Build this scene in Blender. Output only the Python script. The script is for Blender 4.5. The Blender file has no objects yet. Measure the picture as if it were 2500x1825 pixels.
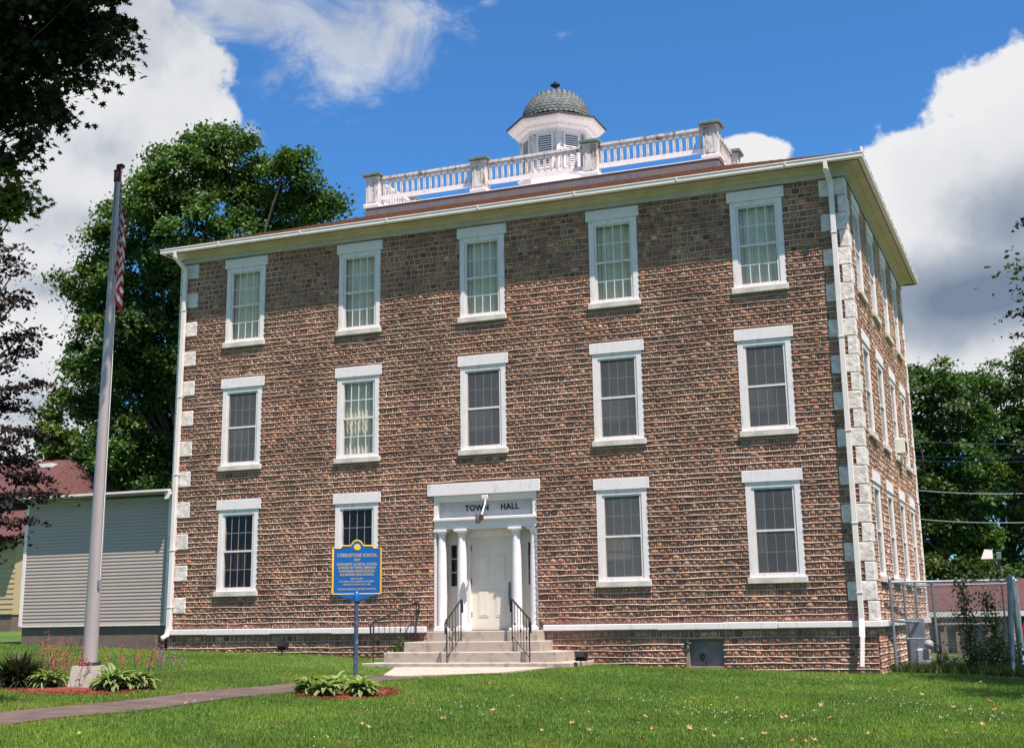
import bpy, bmesh, math, random
import numpy as np
from mathutils import Vector, Matrix
random.seed(7); rng = np.random.default_rng(7)
R = math.radians; PI = math.pi
scene = bpy.context.scene
C = scene.collection

# ------------------------------------------------------------------ camera
W, L = 17.31, 11.23                     # building width and depth, front wall on y = 0
cam_d = bpy.data.cameras.new('camera'); cam = bpy.data.objects.new('camera', cam_d); C.objects.link(cam)
right = Vector((0.9259131, 0.37744052, -0.01495266)); up = Vector((0.10122271, -0.20978688, 0.97249341)); fwd = Vector((-0.36392154, 0.90195794, 0.23244998))
CP = Vector((20.771, -28.007, 0.8857))
cam.matrix_world = Matrix(((right.x, up.x, -fwd.x, CP.x), (right.y, up.y, -fwd.y, CP.y), (right.z, up.z, -fwd.z, CP.z), (0, 0, 0, 1)))
cam_d.sensor_width = 36; cam_d.sensor_fit = 'HORIZONTAL'; cam_d.lens = 3199.55 / 2500 * 36
cam_d.shift_y = (746.8 - 912.5) / 2500
cam_d.clip_end = 3000; cam_d.clip_start = 0.1
scene.camera = cam
scene.cycles.max_bounces = 6; scene.cycles.diffuse_bounces = 3; scene.cycles.glossy_bounces = 3; scene.cycles.transparent_max_bounces = 8

# ------------------------------------------------------------------ sky, clouds, sun
SUN = Vector((0.36, -0.265, 1.0)).normalized()
sd = bpy.data.lights.new('sun', 'SUN'); sd.energy = 5.0; sd.angle = R(0.5); sd.color = (1.0, 0.895, 0.81)
so = bpy.data.objects.new('sun', sd); C.objects.link(so); so.rotation_euler = (-SUN).to_track_quat('-Z', 'Y').to_euler()
scene.view_settings.view_transform = 'Standard'; scene.view_settings.look = 'None'; scene.view_settings.exposure = 1.0; scene.view_settings.gamma = 1.0

def build_world():
    w = bpy.data.worlds.new('World'); scene.world = w; w.use_nodes = True
    nt = w.node_tree; nt.nodes.clear(); N = nt.nodes.new; lk = nt.links.new
    out = N('ShaderNodeOutputWorld'); bg = N('ShaderNodeBackground'); lk(bg.outputs[0], out.inputs[0])
    sky = N('ShaderNodeTexSky'); sky.sky_type = 'NISHITA'; sky.sun_disc = False
    sky.sun_elevation = math.asin(SUN.z); sky.sun_rotation = math.atan2(SUN.x, SUN.y)
    sky.air_density = 1.0; sky.dust_density = 0.3; sky.ozone_density = 3.0
    bg.inputs[1].default_value = 0.077
    def m(op, a, b=None, c=None, clamp=False):
        n = N('ShaderNodeMath'); n.operation = op; n.use_clamp = clamp
        for i, x in enumerate((a, b, c)):
            if x is None: continue
            if isinstance(x, (int, float)): n.inputs[i].default_value = x
            else: lk(x, n.inputs[i])
        return n.outputs[0]
    tc = N('ShaderNodeTexCoord'); sep = N('ShaderNodeSeparateXYZ'); lk(tc.outputs['Generated'], sep.inputs[0])
    az = m('ARCTAN2', sep.outputs[0], sep.outputs[1]); el = m('ARCSINE', sep.outputs[2])
    cmb = N('ShaderNodeCombineXYZ'); lk(az, cmb.inputs[0]); lk(el, cmb.inputs[1])
    def noise(scale, detail, rough=0.55, off=(0, 0, 0), sc=(1, 1, 1), dist=0.0):
        mp = N('ShaderNodeMapping'); mp.inputs['Location'].default_value = off; mp.inputs['Scale'].default_value = sc
        lk(cmb.outputs[0], mp.inputs[0])
        n = N('ShaderNodeTexNoise'); n.inputs['Scale'].default_value = scale; n.inputs['Detail'].default_value = detail
        n.inputs['Roughness'].default_value = rough; n.inputs['Distortion'].default_value = dist
        lk(mp.outputs[0], n.inputs['Vector']); return n.outputs[0]
    # cloud masses: azimuth, elevation, half width, half height in radians, weight
    def field(blobs):
        cur = None
        for a, e, ra, re, wt in blobs:
            s1 = N('ShaderNodeVectorMath'); s1.operation = 'SUBTRACT'; lk(cmb.outputs[0], s1.inputs[0]); s1.inputs[1].default_value = (a, e, 0)
            s2 = N('ShaderNodeVectorMath'); s2.operation = 'MULTIPLY'; lk(s1.outputs[0], s2.inputs[0]); s2.inputs[1].default_value = (1 / ra, 1 / re, 0)
            s3 = N('ShaderNodeVectorMath'); s3.operation = 'LENGTH'; lk(s2.outputs[0], s3.inputs[0])
            v = m('MULTIPLY', m('SUBTRACT', 1.0, s3.outputs['Value']), wt)
            cur = v if cur is None else m('SMOOTH_MAX', cur, v, 0.12)
        return cur
    CL = CLOUDS; dens = field(CL['white']); wisp = field(CL['wisp']); dark = field(CL['dark'])
    n1 = noise(9, 12, 0.6); n2 = noise(26, 8, 0.6, (3, 1, 0)); n3 = noise(13, 12, 0.68, (5, 2, 0), (1.0, 1.6, 1), 0.6)
    nn = m('ADD', m('MULTIPLY', m('SUBTRACT', n1, 0.5), 1.3), m('MULTIPLY', m('SUBTRACT', n2, 0.5), 0.65))
    d1 = m('ADD', dens, nn)
    a1 = N('ShaderNodeMapRange'); a1.interpolation_type = 'SMOOTHSTEP'; lk(d1, a1.inputs[0]); a1.inputs[1].default_value = 0.0; a1.inputs[2].default_value = 0.16
    d2 = m('ADD', wisp, m('MULTIPLY', m('SUBTRACT', n3, 0.5), 1.9))
    a2 = N('ShaderNodeMapRange'); a2.interpolation_type = 'SMOOTHSTEP'; lk(d2, a2.inputs[0]); a2.inputs[1].default_value = 0.0; a2.inputs[2].default_value = 0.8; a2.inputs[4].default_value = 0.8
    alpha = m('MAXIMUM', a1.outputs[0], a2.outputs[0], clamp=True)
    # shading inside the clouds
    n4 = noise(14, 8, 0.55, (9, 4, 0))
    sh = m('ADD', dark, m('ADD', m('MULTIPLY', m('SUBTRACT', n4, 0.5), 1.3), m('MULTIPLY', m('SUBTRACT', n2, 0.5), 0.4)))
    ramp = N('ShaderNodeValToRGB'); lk(m('ADD', m('MULTIPLY', sh, 0.6), 0.28, clamp=True), ramp.inputs[0])
    cr = ramp.color_ramp; cr.elements[0].position = 0.0; cr.elements[0].color = (5.6, 5.6, 5.7, 1); cr.elements[1].position = 1.0; cr.elements[1].color = (1.25, 1.65, 2.3, 1)
    e = cr.elements.new(0.3); e.color = (4.9, 5.0, 5.2, 1); e = cr.elements.new(0.62); e.color = (2.6, 2.95, 3.5, 1)
    tint = N('ShaderNodeMix'); tint.data_type = 'RGBA'; tint.blend_type = 'MULTIPLY'; tint.inputs[0].default_value = 1.0
    lk(sky.outputs[0], tint.inputs[6]); tint.inputs[7].default_value = (0.38, 0.765, 1.10, 1)
    mix = N('ShaderNodeMix'); mix.data_type = 'RGBA'; lk(alpha, mix.inputs[0]); lk(tint.outputs[2], mix.inputs[6]); lk(ramp.outputs[0], mix.inputs[7])
    lk(mix.outputs[2], bg.inputs[0])
CLOUDS = dict(white=[], wisp=[], dark=[])
def cloud(kind, px, py, rx, ry, wt=1.0):
    k = 2500 / 2263
    v = (fwd + right * ((px * k - 1250) / 3199.55) + up * ((746.8 - py * k) / 3199.55)).normalized()
    el = math.asin(v.z)
    CLOUDS[kind].append((math.atan2(v.x, v.y), el, rx * k / 3199.55 / math.cos(el), ry * k / 3199.55, wt))
cloud('white', 230, 250, 330, 260); cloud('white', 60, 330, 330, 240); cloud('white', 400, 330, 150, 120); cloud('white', 80, 700, 190, 190); cloud('white', 0, 900, 260, 200)
cloud('white', 2215, 500, 350, 310); cloud('white', 2045, 375, 190, 105); cloud('white', 2320, 260, 260, 180); cloud('white', 2150, 820, 300, 170)
cloud('white', 1660, 345, 90, 50, 0.9); cloud('white', 240, 60, 150, 140, .9)
cloud('wisp', 560, 20, 330, 110, .8); cloud('wisp', 760, 90, 260, 150, .85); cloud('wisp', 900, 30, 180, 90, .7); cloud('wisp', 420, 60, 130, 100, .8)
cloud('wisp', 1240, 75, 35, 20, .35); cloud('wisp', 545, 300, 50, 30, .4); cloud('wisp', 1075, 5, 40, 20, .4); cloud('wisp', 760, 170, 150, 50, .6)
cloud('dark', 2160, 650, 330, 130, 1.7); cloud('dark', 2240, 470, 170, 160, .9); cloud('dark', 150, 480, 300, 60, .35); cloud('dark', 250, 330, 110, 70, .25); cloud('dark', 90, 640, 120, 50, .6); cloud('dark', 600, 40, 500, 130, .45)
cloud('dark', 60, 900, 120, 80, .6)
def fill_cloud(az, el, rx, ry, wt=1.0): CLOUDS['white'].append((R(az), R(el), R(rx), R(ry), wt))
for q in ((25, 30, 20, 14), (60, 18, 26, 10), (115, 22, 26, 10), (160, 34, 20, 10), (-140, 20, 20, 8), (-105, 42, 22, 10)): fill_cloud(*q)  # unseen clouds added out of view to whiten and lift the ambient light
build_world()

# ------------------------------------------------------------------ materials
def mat(name, col, rough=0.7, metal=0.0, spec=0.4, var=0.0, vscale=4.0, bump=0.0, bscale=30.0, attr=None, col2=None, vpos=(0.4, 0.65), coat=0, sc3=(1, 1, 1)):
    m = bpy.data.materials.new(name); m.use_nodes = True; nt = m.node_tree; N = nt.nodes.new; lk = nt.links.new
    b = nt.nodes['Principled BSDF']; b.inputs['Roughness'].default_value = rough; b.inputs['Metallic'].default_value = metal
    b.inputs['Specular IOR Level'].default_value = spec; b.inputs['Base Color'].default_value = (*col, 1)
    tc = N('ShaderNodeTexCoord'); mp = N('ShaderNodeMapping'); mp.inputs['Scale'].default_value = sc3; lk(tc.outputs['Object'], mp.inputs[0])
    src = None
    if attr:
        at = N('ShaderNodeAttribute'); at.attribute_name = attr; src = at.outputs['Color']
    if var or col2:
        n = N('ShaderNodeTexNoise'); n.inputs['Scale'].default_value = vscale; n.inputs['Detail'].default_value = 8; n.inputs['Roughness'].default_value = 0.65
        lk(mp.outputs[0], n.inputs['Vector'])
        r = N('ShaderNodeMapRange'); lk(n.outputs[0], r.inputs[0]); r.inputs[1].default_value = vpos[0]; r.inputs[2].default_value = vpos[1]
        mx = N('ShaderNodeMix'); mx.data_type = 'RGBA'
        if col2:
            lk(r.outputs[0], mx.inputs[0]); mx.inputs[6].default_value = (*col, 1); mx.inputs[7].default_value = (*col2, 1)
            if src: lk(src, mx.inputs[6])
        else:
            mx.blend_type = 'MULTIPLY'; mx.inputs[0].default_value = 1.0
            r.inputs[3].default_value = 1 - var; r.inputs[4].default_value = 1 + var * 0.6
            mx.inputs[6].default_value = (*col, 1)
            if src: lk(src, mx.inputs[6])
            lk(r.outputs[0], mx.inputs[7])
        src = mx.outputs[2]
    if src: lk(src, b.inputs['Base Color'])
    if bump:
        n2 = N('ShaderNodeTexNoise'); n2.inputs['Scale'].default_value = bscale; n2.inputs['Detail'].default_value = 6; lk(mp.outputs[0], n2.inputs['Vector'])
        bp = N('ShaderNodeBump'); bp.inputs['Strength'].default_value = bump; bp.inputs['Distance'].default_value = 0.02; lk(n2.outputs[0], bp.inputs['Height']); lk(bp.outputs[0], b.inputs['Normal'])
    return m
def leafmat(name, attr='Col', trans=0.3, rough=0.55, spec=0.3):
    m = bpy.data.materials.new(name); m.use_nodes = True; nt = m.node_tree; N = nt.nodes.new; lk = nt.links.new
    b = nt.nodes['Principled BSDF']; b.inputs['Roughness'].default_value = rough; b.inputs['Specular IOR Level'].default_value = spec
    at = N('ShaderNodeAttribute'); at.attribute_name = attr; lk(at.outputs['Color'], b.inputs['Base Color'])
    tr = N('ShaderNodeBsdfTranslucent'); tm = N('ShaderNodeMix'); tm.data_type = 'RGBA'; tm.blend_type = 'MULTIPLY'; tm.inputs[0].default_value = 1; lk(at.outputs['Color'], tm.inputs[6]); tm.inputs[7].default_value = (1.3, 1.5, .5, 1)
    lk(tm.outputs[2], tr.inputs[0]); mx = N('ShaderNodeMixShader'); mx.inputs[0].default_value = trans
    lk(b.outputs[0], mx.inputs[1]); lk(tr.outputs[0], mx.inputs[2]); lk(mx.outputs[0], nt.nodes['Material Output'].inputs[0])
    return m
def glassmat(name, tint=(1, 1, 1), refl=1.0):
    m = bpy.data.materials.new(name); m.use_nodes = True; nt = m.node_tree; nt.nodes.clear(); N = nt.nodes.new; lk = nt.links.new
    out = N('ShaderNodeOutputMaterial'); t = N('ShaderNodeBsdfTransparent'); t.inputs[0].default_value = (*tint, 1)
    g = N('ShaderNodeBsdfGlossy'); g.inputs['Roughness'].default_value = 0.03; g.inputs[0].default_value = (refl, refl, refl, 1)
    nz = N('ShaderNodeTexNoise'); nz.inputs['Scale'].default_value = 1.5; tc = N('ShaderNodeTexCoord'); lk(tc.outputs['Object'], nz.inputs['Vector'])
    bp = N('ShaderNodeBump'); bp.inputs['Strength'].default_value = 0.15; bp.inputs['Distance'].default_value = 0.05; lk(nz.outputs[0], bp.inputs['Height']); lk(bp.outputs[0], g.inputs['Normal'])
    f = N('ShaderNodeFresnel'); f.inputs[0].default_value = 1.5; mx = N('ShaderNodeMixShader')
    sc = N('ShaderNodeMath'); sc.operation = 'MULTIPLY'; lk(f.outputs[0], sc.inputs[0]); sc.inputs[1].default_value = .5
    lk(sc.outputs[0], mx.inputs[0]); lk(t.outputs[0], mx.inputs[1]); lk(g.outputs[0], mx.inputs[2]); lk(mx.outputs[0], out.inputs[0])
    return m
def screenmat(name, col, alpha):
    m = mat(name, col, 0.8); m.node_tree.nodes['Principled BSDF'].inputs['Alpha'].default_value = alpha; return m
M = dict(
    stone=mat('cobblestone', (.2, .13, .1), 0.72, attr='Col', var=0.3, vscale=25, spec=0.35, bump=.25, bscale=60),
    mortar=mat('lime_mortar', (.60, .445, .35), 0.9, var=0.4, vscale=.9, bump=.3, bscale=60),
    bed=mat('mortar_bed', (.29, .185, .155), 0.95, var=0.3, vscale=9),
    white=mat('white_paint', (.72, .665, .665), 0.6, col2=(.44, .41, .38), vscale=6, vpos=(.54, .8), bump=.15, bscale=20, sc3=(1.6, 1.6, .6)),
    sillst=mat('sill_stone', (.56, .51, .46), 0.8, var=0.2, vscale=5, bump=.2, bscale=25),
    quoin=mat('whitewashed_stone', (.68, .615, .575), 0.85, var=0.22, vscale=7, bump=1.0, bscale=9, col2=None),
    cream=mat('cornice_paint', (.56, .46, .385), 0.6, var=0.12, vscale=3),
    gutter=mat('gutter_metal', (.70, .64, .61), 0.4, var=0.06),
    peel=mat('peeling_white_paint', (.60, .575, .56), 0.7, col2=(.24, .19, .16), vscale=7, vpos=(.50, .62), bump=.3, bscale=40, sc3=(1, 1, .35)),
    peelx=mat('badly_peeling_paint', (.60, .575, .56), 0.75, col2=(.20, .16, .14), vscale=6, vpos=(.50, .66), bump=.3, bscale=40, sc3=(1, 1, .4)),
    copper=mat('oxidised_cap', (.12, .19, .17), 0.6, var=.25),
    shingle=mat('roof_shingles', (.26, .125, .07), 0.9, var=.4, vscale=14, bump=.5, bscale=30, col2=None),
    flash=mat('patched_roofing', (.16, .13, .125), 0.7, col2=(.07, .10, .16), vscale=5, vpos=(.5, .7)),
    dome=mat('slate_scales', (.15, .16, .158), 0.9, var=.3, vscale=6, bump=.3, bscale=40, attr='Col'),
    darktrim=mat('dark_roof_edge', (.045, .03, .03), 0.6),
    dark=mat('interior_shade', (.012, .012, .014), 0.9),  # near-black colour standing for the shade inside openings
    blind=mat('dark_blind', (.22, .19, .19), 0.9, var=.25, vscale=3),
    blindp=mat('grey_blind', (.36, .33, .30), 0.9, var=.15, vscale=3),
    curtain=mat('pale_green_curtain', (.78, .725, .60), 0.85, var=.1, vscale=3),
    maroon=mat('maroon_drape', (.05, .018, .032), 0.9, var=.2),
    glass=glassmat('window_glass', (.93, .95, .92)),
    muntin=mat('muntin_white', (.72, .73, .73), 0.5), muntdim=mat('muntin_dimmed', (.34, .34, .35), 0.6),  # white muntins, dimmed in colour for the dark windows
    screen=screenmat('insect_screen', (.16, .16, .17), .38),
    entry=mat('entry_paint', (.74, .69, .68), 0.45, var=.05), door=mat('cream_door', (.68, .63, .54), 0.5, var=.05, vscale=2),
    panel=mat('grey_sign_panel', (.42, .43, .44), 0.6, var=.08), black=mat('black_letters', (.012, .012, .013), 0.5),
    iron=mat('black_iron', (.018, .016, .018), 0.45, var=.3, vscale=20, spec=.5), conc=mat('step_concrete', (.38, .32, .27), 0.9, col2=(.22, .18, .15), vpos=(.5, .72), vscale=5, bump=.2, bscale=40),
    oldconc=mat('stained_concrete', (.34, .31, .27), 0.9, col2=(.30, .22, .14), vscale=4, vpos=(.5, .75), bump=.2, bscale=40),
    street=mat('street_asphalt', (.09, .088, .085), .9, var=.2), path=mat('path_asphalt', (.105, .072, .06), 0.95, var=.3, vscale=2.5, bump=.3, bscale=60),
    alu=mat('pole_aluminium', (.44, .365, .355), 0.38, metal=.3, var=.12, vscale=2, sc3=(1, 1, .2)), rust=mat('rusty_cap', (.11, .03, .028), 0.7, var=.3),
    blue=mat('marker_blue', (.006, .088, .31), 0.35, var=.06, spec=.5), gold=mat('marker_gold', (.78, .42, .02), 0.4), pale=mat('marker_letters', (.50, .42, .26), 0.5),
    pole=mat('worn_blue_post', (.05, .07, .13), 0.5, col2=(.25, .27, .32), vscale=12, vpos=(.55, .7)),
    siding=mat('grey_vinyl', (.36, .30, .265), 0.6, var=.05, vscale=1), found=mat('brown_block', (.15, .11, .09), 0.95, var=.15),
    yellow=mat('yellow_siding', (.42, .33, .19), 0.7, var=.06), redroof=mat('red_brown_shingles', (.095, .036, .032), 0.9, var=.35, vscale=6, bump=.5, bscale=10),
    galv=mat('galvanised_steel', (.22, .26, .30), 0.5, metal=.5, var=.2, vscale=5), wire=mat('fence_wire', (.20, .21, .22), 0.5, metal=.4),
    wood=mat('weathered_wood', (.26, .21, .155), 0.9, var=.3, vscale=8), bark=mat('bark', (.075, .058, .045), 0.95, var=.4, vscale=3, bump=.8, bscale=12, sc3=(1, 1, .3)),
    mulch=mat('red_mulch', (.20, .042, .022), 0.95, var=.5, vscale=25, bump=1, bscale=40), leaf=leafmat('leaf'), leafd=leafmat('leaf_thick', trans=.12, spec=.2),
    gleaf=leafmat('grass_blade', trans=.25), red=mat('car_red', (.45, .008, .02), 0.2, spec=.6), ac=mat('ac_casing', (.62, .60, .53), 0.6), shed=mat('shed_wall', (.05, .05, .052), .9, var=.1),
    lampg=mat('lamp_glass', (.12, .11, .13), 0.2, spec=.7), vinem=mat('vine_stem', (.06, .05, .03), .9), tyre=mat('tyre_rubber', (.015, .015, .016), .9), greycov=mat('meter_grey', (.33, .35, .37), .6))

# ------------------------------------------------------------------ mesh helpers
LOC = {}
def world_off(p):
    return LOC.get(p.name, Vector((0, 0, 0))) if p else Vector((0, 0, 0))
class MB:
    def __init__(s): s.v = []; s.f = []; s.c = None
    def add(s, vs, fs):
        o = len(s.v); s.v += [tuple(v) for v in vs]; s.f += [tuple(i + o for i in f) for f in fs]; return s
    def box(s, x0, x1, y0, y1, z0, z1, bev=0.0, M_=None):
        if bev:
            b = bev; vs = []; 
            for z, i in ((z0, b), (z0 + b, 0), (z1 - b, 0), (z1, b)):
                if i: ring = [(x0 + b, y0 + b), (x1 - b, y0 + b), (x1 - b, y1 - b), (x0 + b, y1 - b)]; ring = [(x0 + b, y0 + b), (x0 + b, y0 + b), (x1 - b, y0 + b), (x1 - b, y0 + b), (x1 - b, y1 - b), (x1 - b, y1 - b), (x0 + b, y1 - b), (x0 + b, y1 - b)]
                else: ring = [(x0, y0 + b), (x0 + b, y0), (x1 - b, y0), (x1, y0 + b), (x1, y1 - b), (x1 - b, y1), (x0 + b, y1), (x0, y1 - b)]
                vs += [(x, y, z) for x, y in ring]
            fs = []
            for k in range(3):
                for i in range(8): j = (i + 1) % 8; fs.append((k * 8 + i, k * 8 + j, k * 8 + 8 + j, k * 8 + 8 + i))
            fs += [(6, 4, 2, 0), (24, 26, 28, 30)]
        else:
            vs = [(x0, y0, z0), (x1, y0, z0), (x1, y1, z0), (x0, y1, z0), (x0, y0, z1), (x1, y0, z1), (x1, y1, z1), (x0, y1, z1)]
            fs = [(0, 3, 2, 1), (4, 5, 6, 7), (0, 1, 5, 4), (1, 2, 6, 5), (2, 3, 7, 6), (3, 0, 4, 7)]
        if M_: vs = [M_ @ Vector(v) for v in vs]
        return s.add(vs, fs)
    def quad(s, a, b, c, d): return s.add([a, b, c, d], [(0, 1, 2, 3)])
    def tube(s, pts, rad, n=8, caps=True):
        pts = [Vector(p) for p in pts]; rad = rad if isinstance(rad, (list, tuple)) else [rad] * len(pts); vs = []; fs = []; px = None
        for i, p in enumerate(pts):
            t = (pts[min(i + 1, len(pts) - 1)] - pts[max(i - 1, 0)])
            t = t.normalized() if t.length > 1e-9 else Vector((0, 0, 1))
            a = (px - t * px.dot(t)) if px else t.orthogonal()
            if a.length < 1e-6: a = t.orthogonal()
            a.normalize(); px = a; b = t.cross(a)
            vs += [p + (a * math.cos(2 * PI * k / n) + b * math.sin(2 * PI * k / n)) * rad[i] for k in range(n)]
        for i in range(len(pts) - 1):
            for k in range(n): j = (k + 1) % n; fs.append((i * n + k, i * n + j, (i + 1) * n + j, (i + 1) * n + k))
        if caps: fs += [tuple(range(n - 1, -1, -1)), tuple((len(pts) - 1) * n + k for k in range(n))]
        return s.add(vs, fs)
    def lathe(s, prof, cx=0, cy=0, n=16, a0=0.0):
        vs = [(cx + r * math.cos(a0 + 2 * PI * k / n), cy + r * math.sin(a0 + 2 * PI * k / n), z) for r, z in prof for k in range(n)]
        fs = [(i * n + k, i * n + (k + 1) % n, (i + 1) * n + (k + 1) % n, (i + 1) * n + k) for i in range(len(prof) - 1) for k in range(n)]
        fs += [tuple(range(n - 1, -1, -1)), tuple((len(prof) - 1) * n + k for k in range(n))]
        return s.add(vs, fs)
    def prism(s, poly, y0, y1):                 # poly in (x, z), counter-clockwise seen from -y
        n = len(poly); vs = [(x, y0, z) for x, z in poly] + [(x, y1, z) for x, z in poly]
        return s.add(vs, [tuple(range(n)), tuple(range(2 * n - 1, n - 1, -1))] + [(i, n + i, n + (i + 1) % n, (i + 1) % n) for i in range(n)])
    def slab(s, poly, z0, z1):                  # poly in (x, y) counter-clockwise seen from above
        n = len(poly); vs = [(x, y, z0) for x, y in poly] + [(x, y, z1) for x, y in poly]
        return s.add(vs, [tuple(range(n - 1, -1, -1)), tuple(range(n, 2 * n))] + [(i, (i + 1) % n, n + (i + 1) % n, n + i) for i in range(n)])
    def sweep(s, prof, x0, x1, y0, y1):         # mitred moulding round a rectangle, prof in (outset, z)
        vs = []
        for n_, z in prof: vs += [(x0 - n_, y0 - n_, z), (x1 + n_, y0 - n_, z), (x1 + n_, y1 + n_, z), (x0 - n_, y1 + n_, z)]
        return s.add(vs, [(i * 4 + k, i * 4 + (k + 1) % 4, (i + 1) * 4 + (k + 1) % 4, (i + 1) * 4 + k) for i in range(len(prof) - 1) for k in range(4)])
    def build(s, name, m, parent=None, smooth=False, cols=None, off=None):
        me = bpy.data.meshes.new(name); o_ = off if off is not None else world_off(parent)
        me.from_pydata([(v[0] - o_.x, v[1] - o_.y, v[2] - o_.z) for v in s.v], [], s.f)
        me.materials.append(M[m] if isinstance(m, str) else m)
        if smooth is True: me.shade_smooth()
        elif smooth: me.shade_smooth(); me.set_sharp_from_angle(angle=R(smooth))
        if cols is not None: setcol(me, cols)
        o = bpy.data.objects.new(name, me); C.objects.link(o); o.parent = parent
        LOC[o.name] = o_.copy()
        return o
def setcol(me, cols):
    a = me.color_attributes.new('Col', 'FLOAT_COLOR', 'POINT'); c = np.ones((len(me.vertices), 4), np.float32); c[:, :3] = cols; a.data.foreach_set('color', c.ravel())
def npmesh(name, v, f, m, parent=None, cols=None, smooth=False):     # v (n,3), f (k, 3 or 4) arrays
    o_ = world_off(parent); v = np.asarray(v, np.float32) - np.array(o_, np.float32); me = bpy.data.meshes.new(name); k = f.shape[1]
    me.vertices.add(len(v)); me.vertices.foreach_set('co', v.ravel()); me.loops.add(f.size); me.loops.foreach_set('vertex_index', f.astype(np.int32).ravel())
    me.polygons.add(len(f)); me.polygons.foreach_set('loop_start', np.arange(0, f.size, k, dtype=np.int32)); me.polygons.foreach_set('loop_total', np.full(len(f), k, np.int32))
    me.update(calc_edges=True); me.validate()
    if smooth: me.shade_smooth()
    me.materials.append(M[m] if isinstance(m, str) else m)
    if cols is not None: setcol(me, cols)
    o = bpy.data.objects.new(name, me); C.objects.link(o); o.parent = parent; LOC[o.name] = o_.copy()
    return o
def thing(name, label, cat, loc=(0, 0, 0), group=None, rz=0):
    o = bpy.data.objects.new(name, None); C.objects.link(o); o.location = loc; o.rotation_euler = (0, 0, rz); o.empty_display_size = .2
    o['label'] = label; o['category'] = cat
    if group: o['group'] = group
    LOC[o.name] = Vector(loc); return o
def tag(o, label, cat, group=None, kind=None):
    o['label'] = label; o['category'] = cat
    if group: o['group'] = group
    if kind: o['kind'] = kind
    return o
def copy_tree(o, parent=None):
    c = o.copy(); C.objects.link(c); c.parent = parent
    for ch in list(o.children): copy_tree(ch, c)
    return c
def text_obj(name, s, size, loc, rot, m, parent, ext=0.004, bold=0.0, align='CENTER', sx=1.0):
    cu = bpy.data.curves.new(name, 'FONT'); cu.body = s; cu.size = size; cu.extrude = ext; cu.offset = bold; cu.align_x = align; cu.align_y = 'CENTER'; cu.space_character = 1.0 + (0.12 if bold else 0)
    t = bpy.data.objects.new('tmp_text', cu); C.objects.link(t); bpy.context.view_layer.update()
    me = bpy.data.meshes.new_from_object(t.evaluated_get(bpy.context.evaluated_depsgraph_get())); bpy.data.objects.remove(t); bpy.data.curves.remove(cu)
    me.name = name; me.materials.clear(); me.materials.append(M[m])
    o = bpy.data.objects.new(name, me); C.objects.link(o); o.parent = parent; o.scale = (sx, 1, 1)
    o.location = Vector(loc) - world_off(parent); o.rotation_euler = rot; return o

# ------------------------------------------------------------------ ground
def sst(t): t = np.clip(t, 0, 1); return t * t * (3 - 2 * t)
def gz(x, y):
    x = np.asarray(x, float); y = np.asarray(y, float)
    z = .266 - .0325 * (np.clip(x, -14, 40) - .2) + .01 * np.clip(y, -60, 0) - .022 * np.clip(y, 0, 14) * sst((x - 8) / 8)
    z = z + .07 * np.exp(-((x - 11.6) / 1.5) ** 2 - ((y + 2.6) / 1.3) ** 2)      # little swell right of the steps
    z = z - .25 * np.exp(-((x - 8.1) / 2.5) ** 2 - ((y + 2.7) / 1.9) ** 2)      # the ground dips before the bottom step
    z = z + .02 * np.sin(x * 1.3 + y * .7) * np.sin(y * .9 - x * .4)
    return z
def G(x, y): return float(gz(x, y))
def pathx(y):
    t = np.clip((np.asarray(y, float) + 20) / 16.0, 0, 1); return 8.35 + .45 * t, 9.5 + .55 * t
def grid(name, xs, ys, fn, m):
    X, Y_ = np.meshgrid(xs, ys, indexing='ij'); Z = fn(X, Y_); v = np.stack([X.ravel(), Y_.ravel(), Z.ravel()], 1)
    n = len(ys); i, j = np.meshgrid(np.arange(len(xs) - 1), np.arange(n - 1), indexing='ij'); a = (i * n + j).ravel()
    return npmesh(name, v, np.stack([a, a + n, a + n + 1, a + 1], 1), m, smooth=True)
def lawnmat():
    m = mat('lawn', (.055, .12, .018), .95, spec=.1); nt = m.node_tree; N = nt.nodes.new; lk = nt.links.new; b = nt.nodes['Principled BSDF']
    tc = N('ShaderNodeTexCoord'); n = N('ShaderNodeTexNoise'); n.inputs['Scale'].default_value = .7; n.inputs['Detail'].default_value = 9; n.inputs['Roughness'].default_value = .7; lk(tc.outputs['Object'], n.inputs['Vector'])
    r = N('ShaderNodeValToRGB'); lk(n.outputs[0], r.inputs[0]); r.color_ramp.elements[0].position = .35; r.color_ramp.elements[0].color = (.045, .085, .018, 1); r.color_ramp.elements[1].position = .7; r.color_ramp.elements[1].color = (.085, .14, .032, 1)
    lk(r.outputs[0], b.inputs['Base Color']); return m
M['lawn'] = lawnmat()
xs = np.unique(np.concatenate([np.linspace(-400, -30, 20), np.arange(-30, 35, .4), np.linspace(35, 400, 20)])); ys = np.unique(np.concatenate([np.linspace(-120, -30, 12), np.arange(-30, 30, .4), np.linspace(30, 900, 30)]))
o = grid('lawn_ground', xs, ys, gz, 'lawn'); o['kind'] = 'structure'
ys = np.arange(-30, -3.55, .25); v = []; f = []
for i, y in enumerate(ys):
    a, b = pathx(y)
    for k in range(5):
        x = a + (b - a) * k / 4 + .03 * math.sin(y * 2.1 + k * 9); v.append((x, y, G(x, y) + .012))
    if i:
        for k in range(4): q = (i - 1) * 5 + k; f.append((q, q + 1, q + 6, q + 5))
o = MB().add(v, f).build('path', 'path'); o['kind'] = 'structure'

o = MB().slab([(-200, -44), (200, -44), (200, -34), (-200, -34)], -1.2, -.2).build('street', 'street'); o['kind'] = 'structure'  # unseen behind the viewpoint, added to weaken green bounce from the lawn
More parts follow.
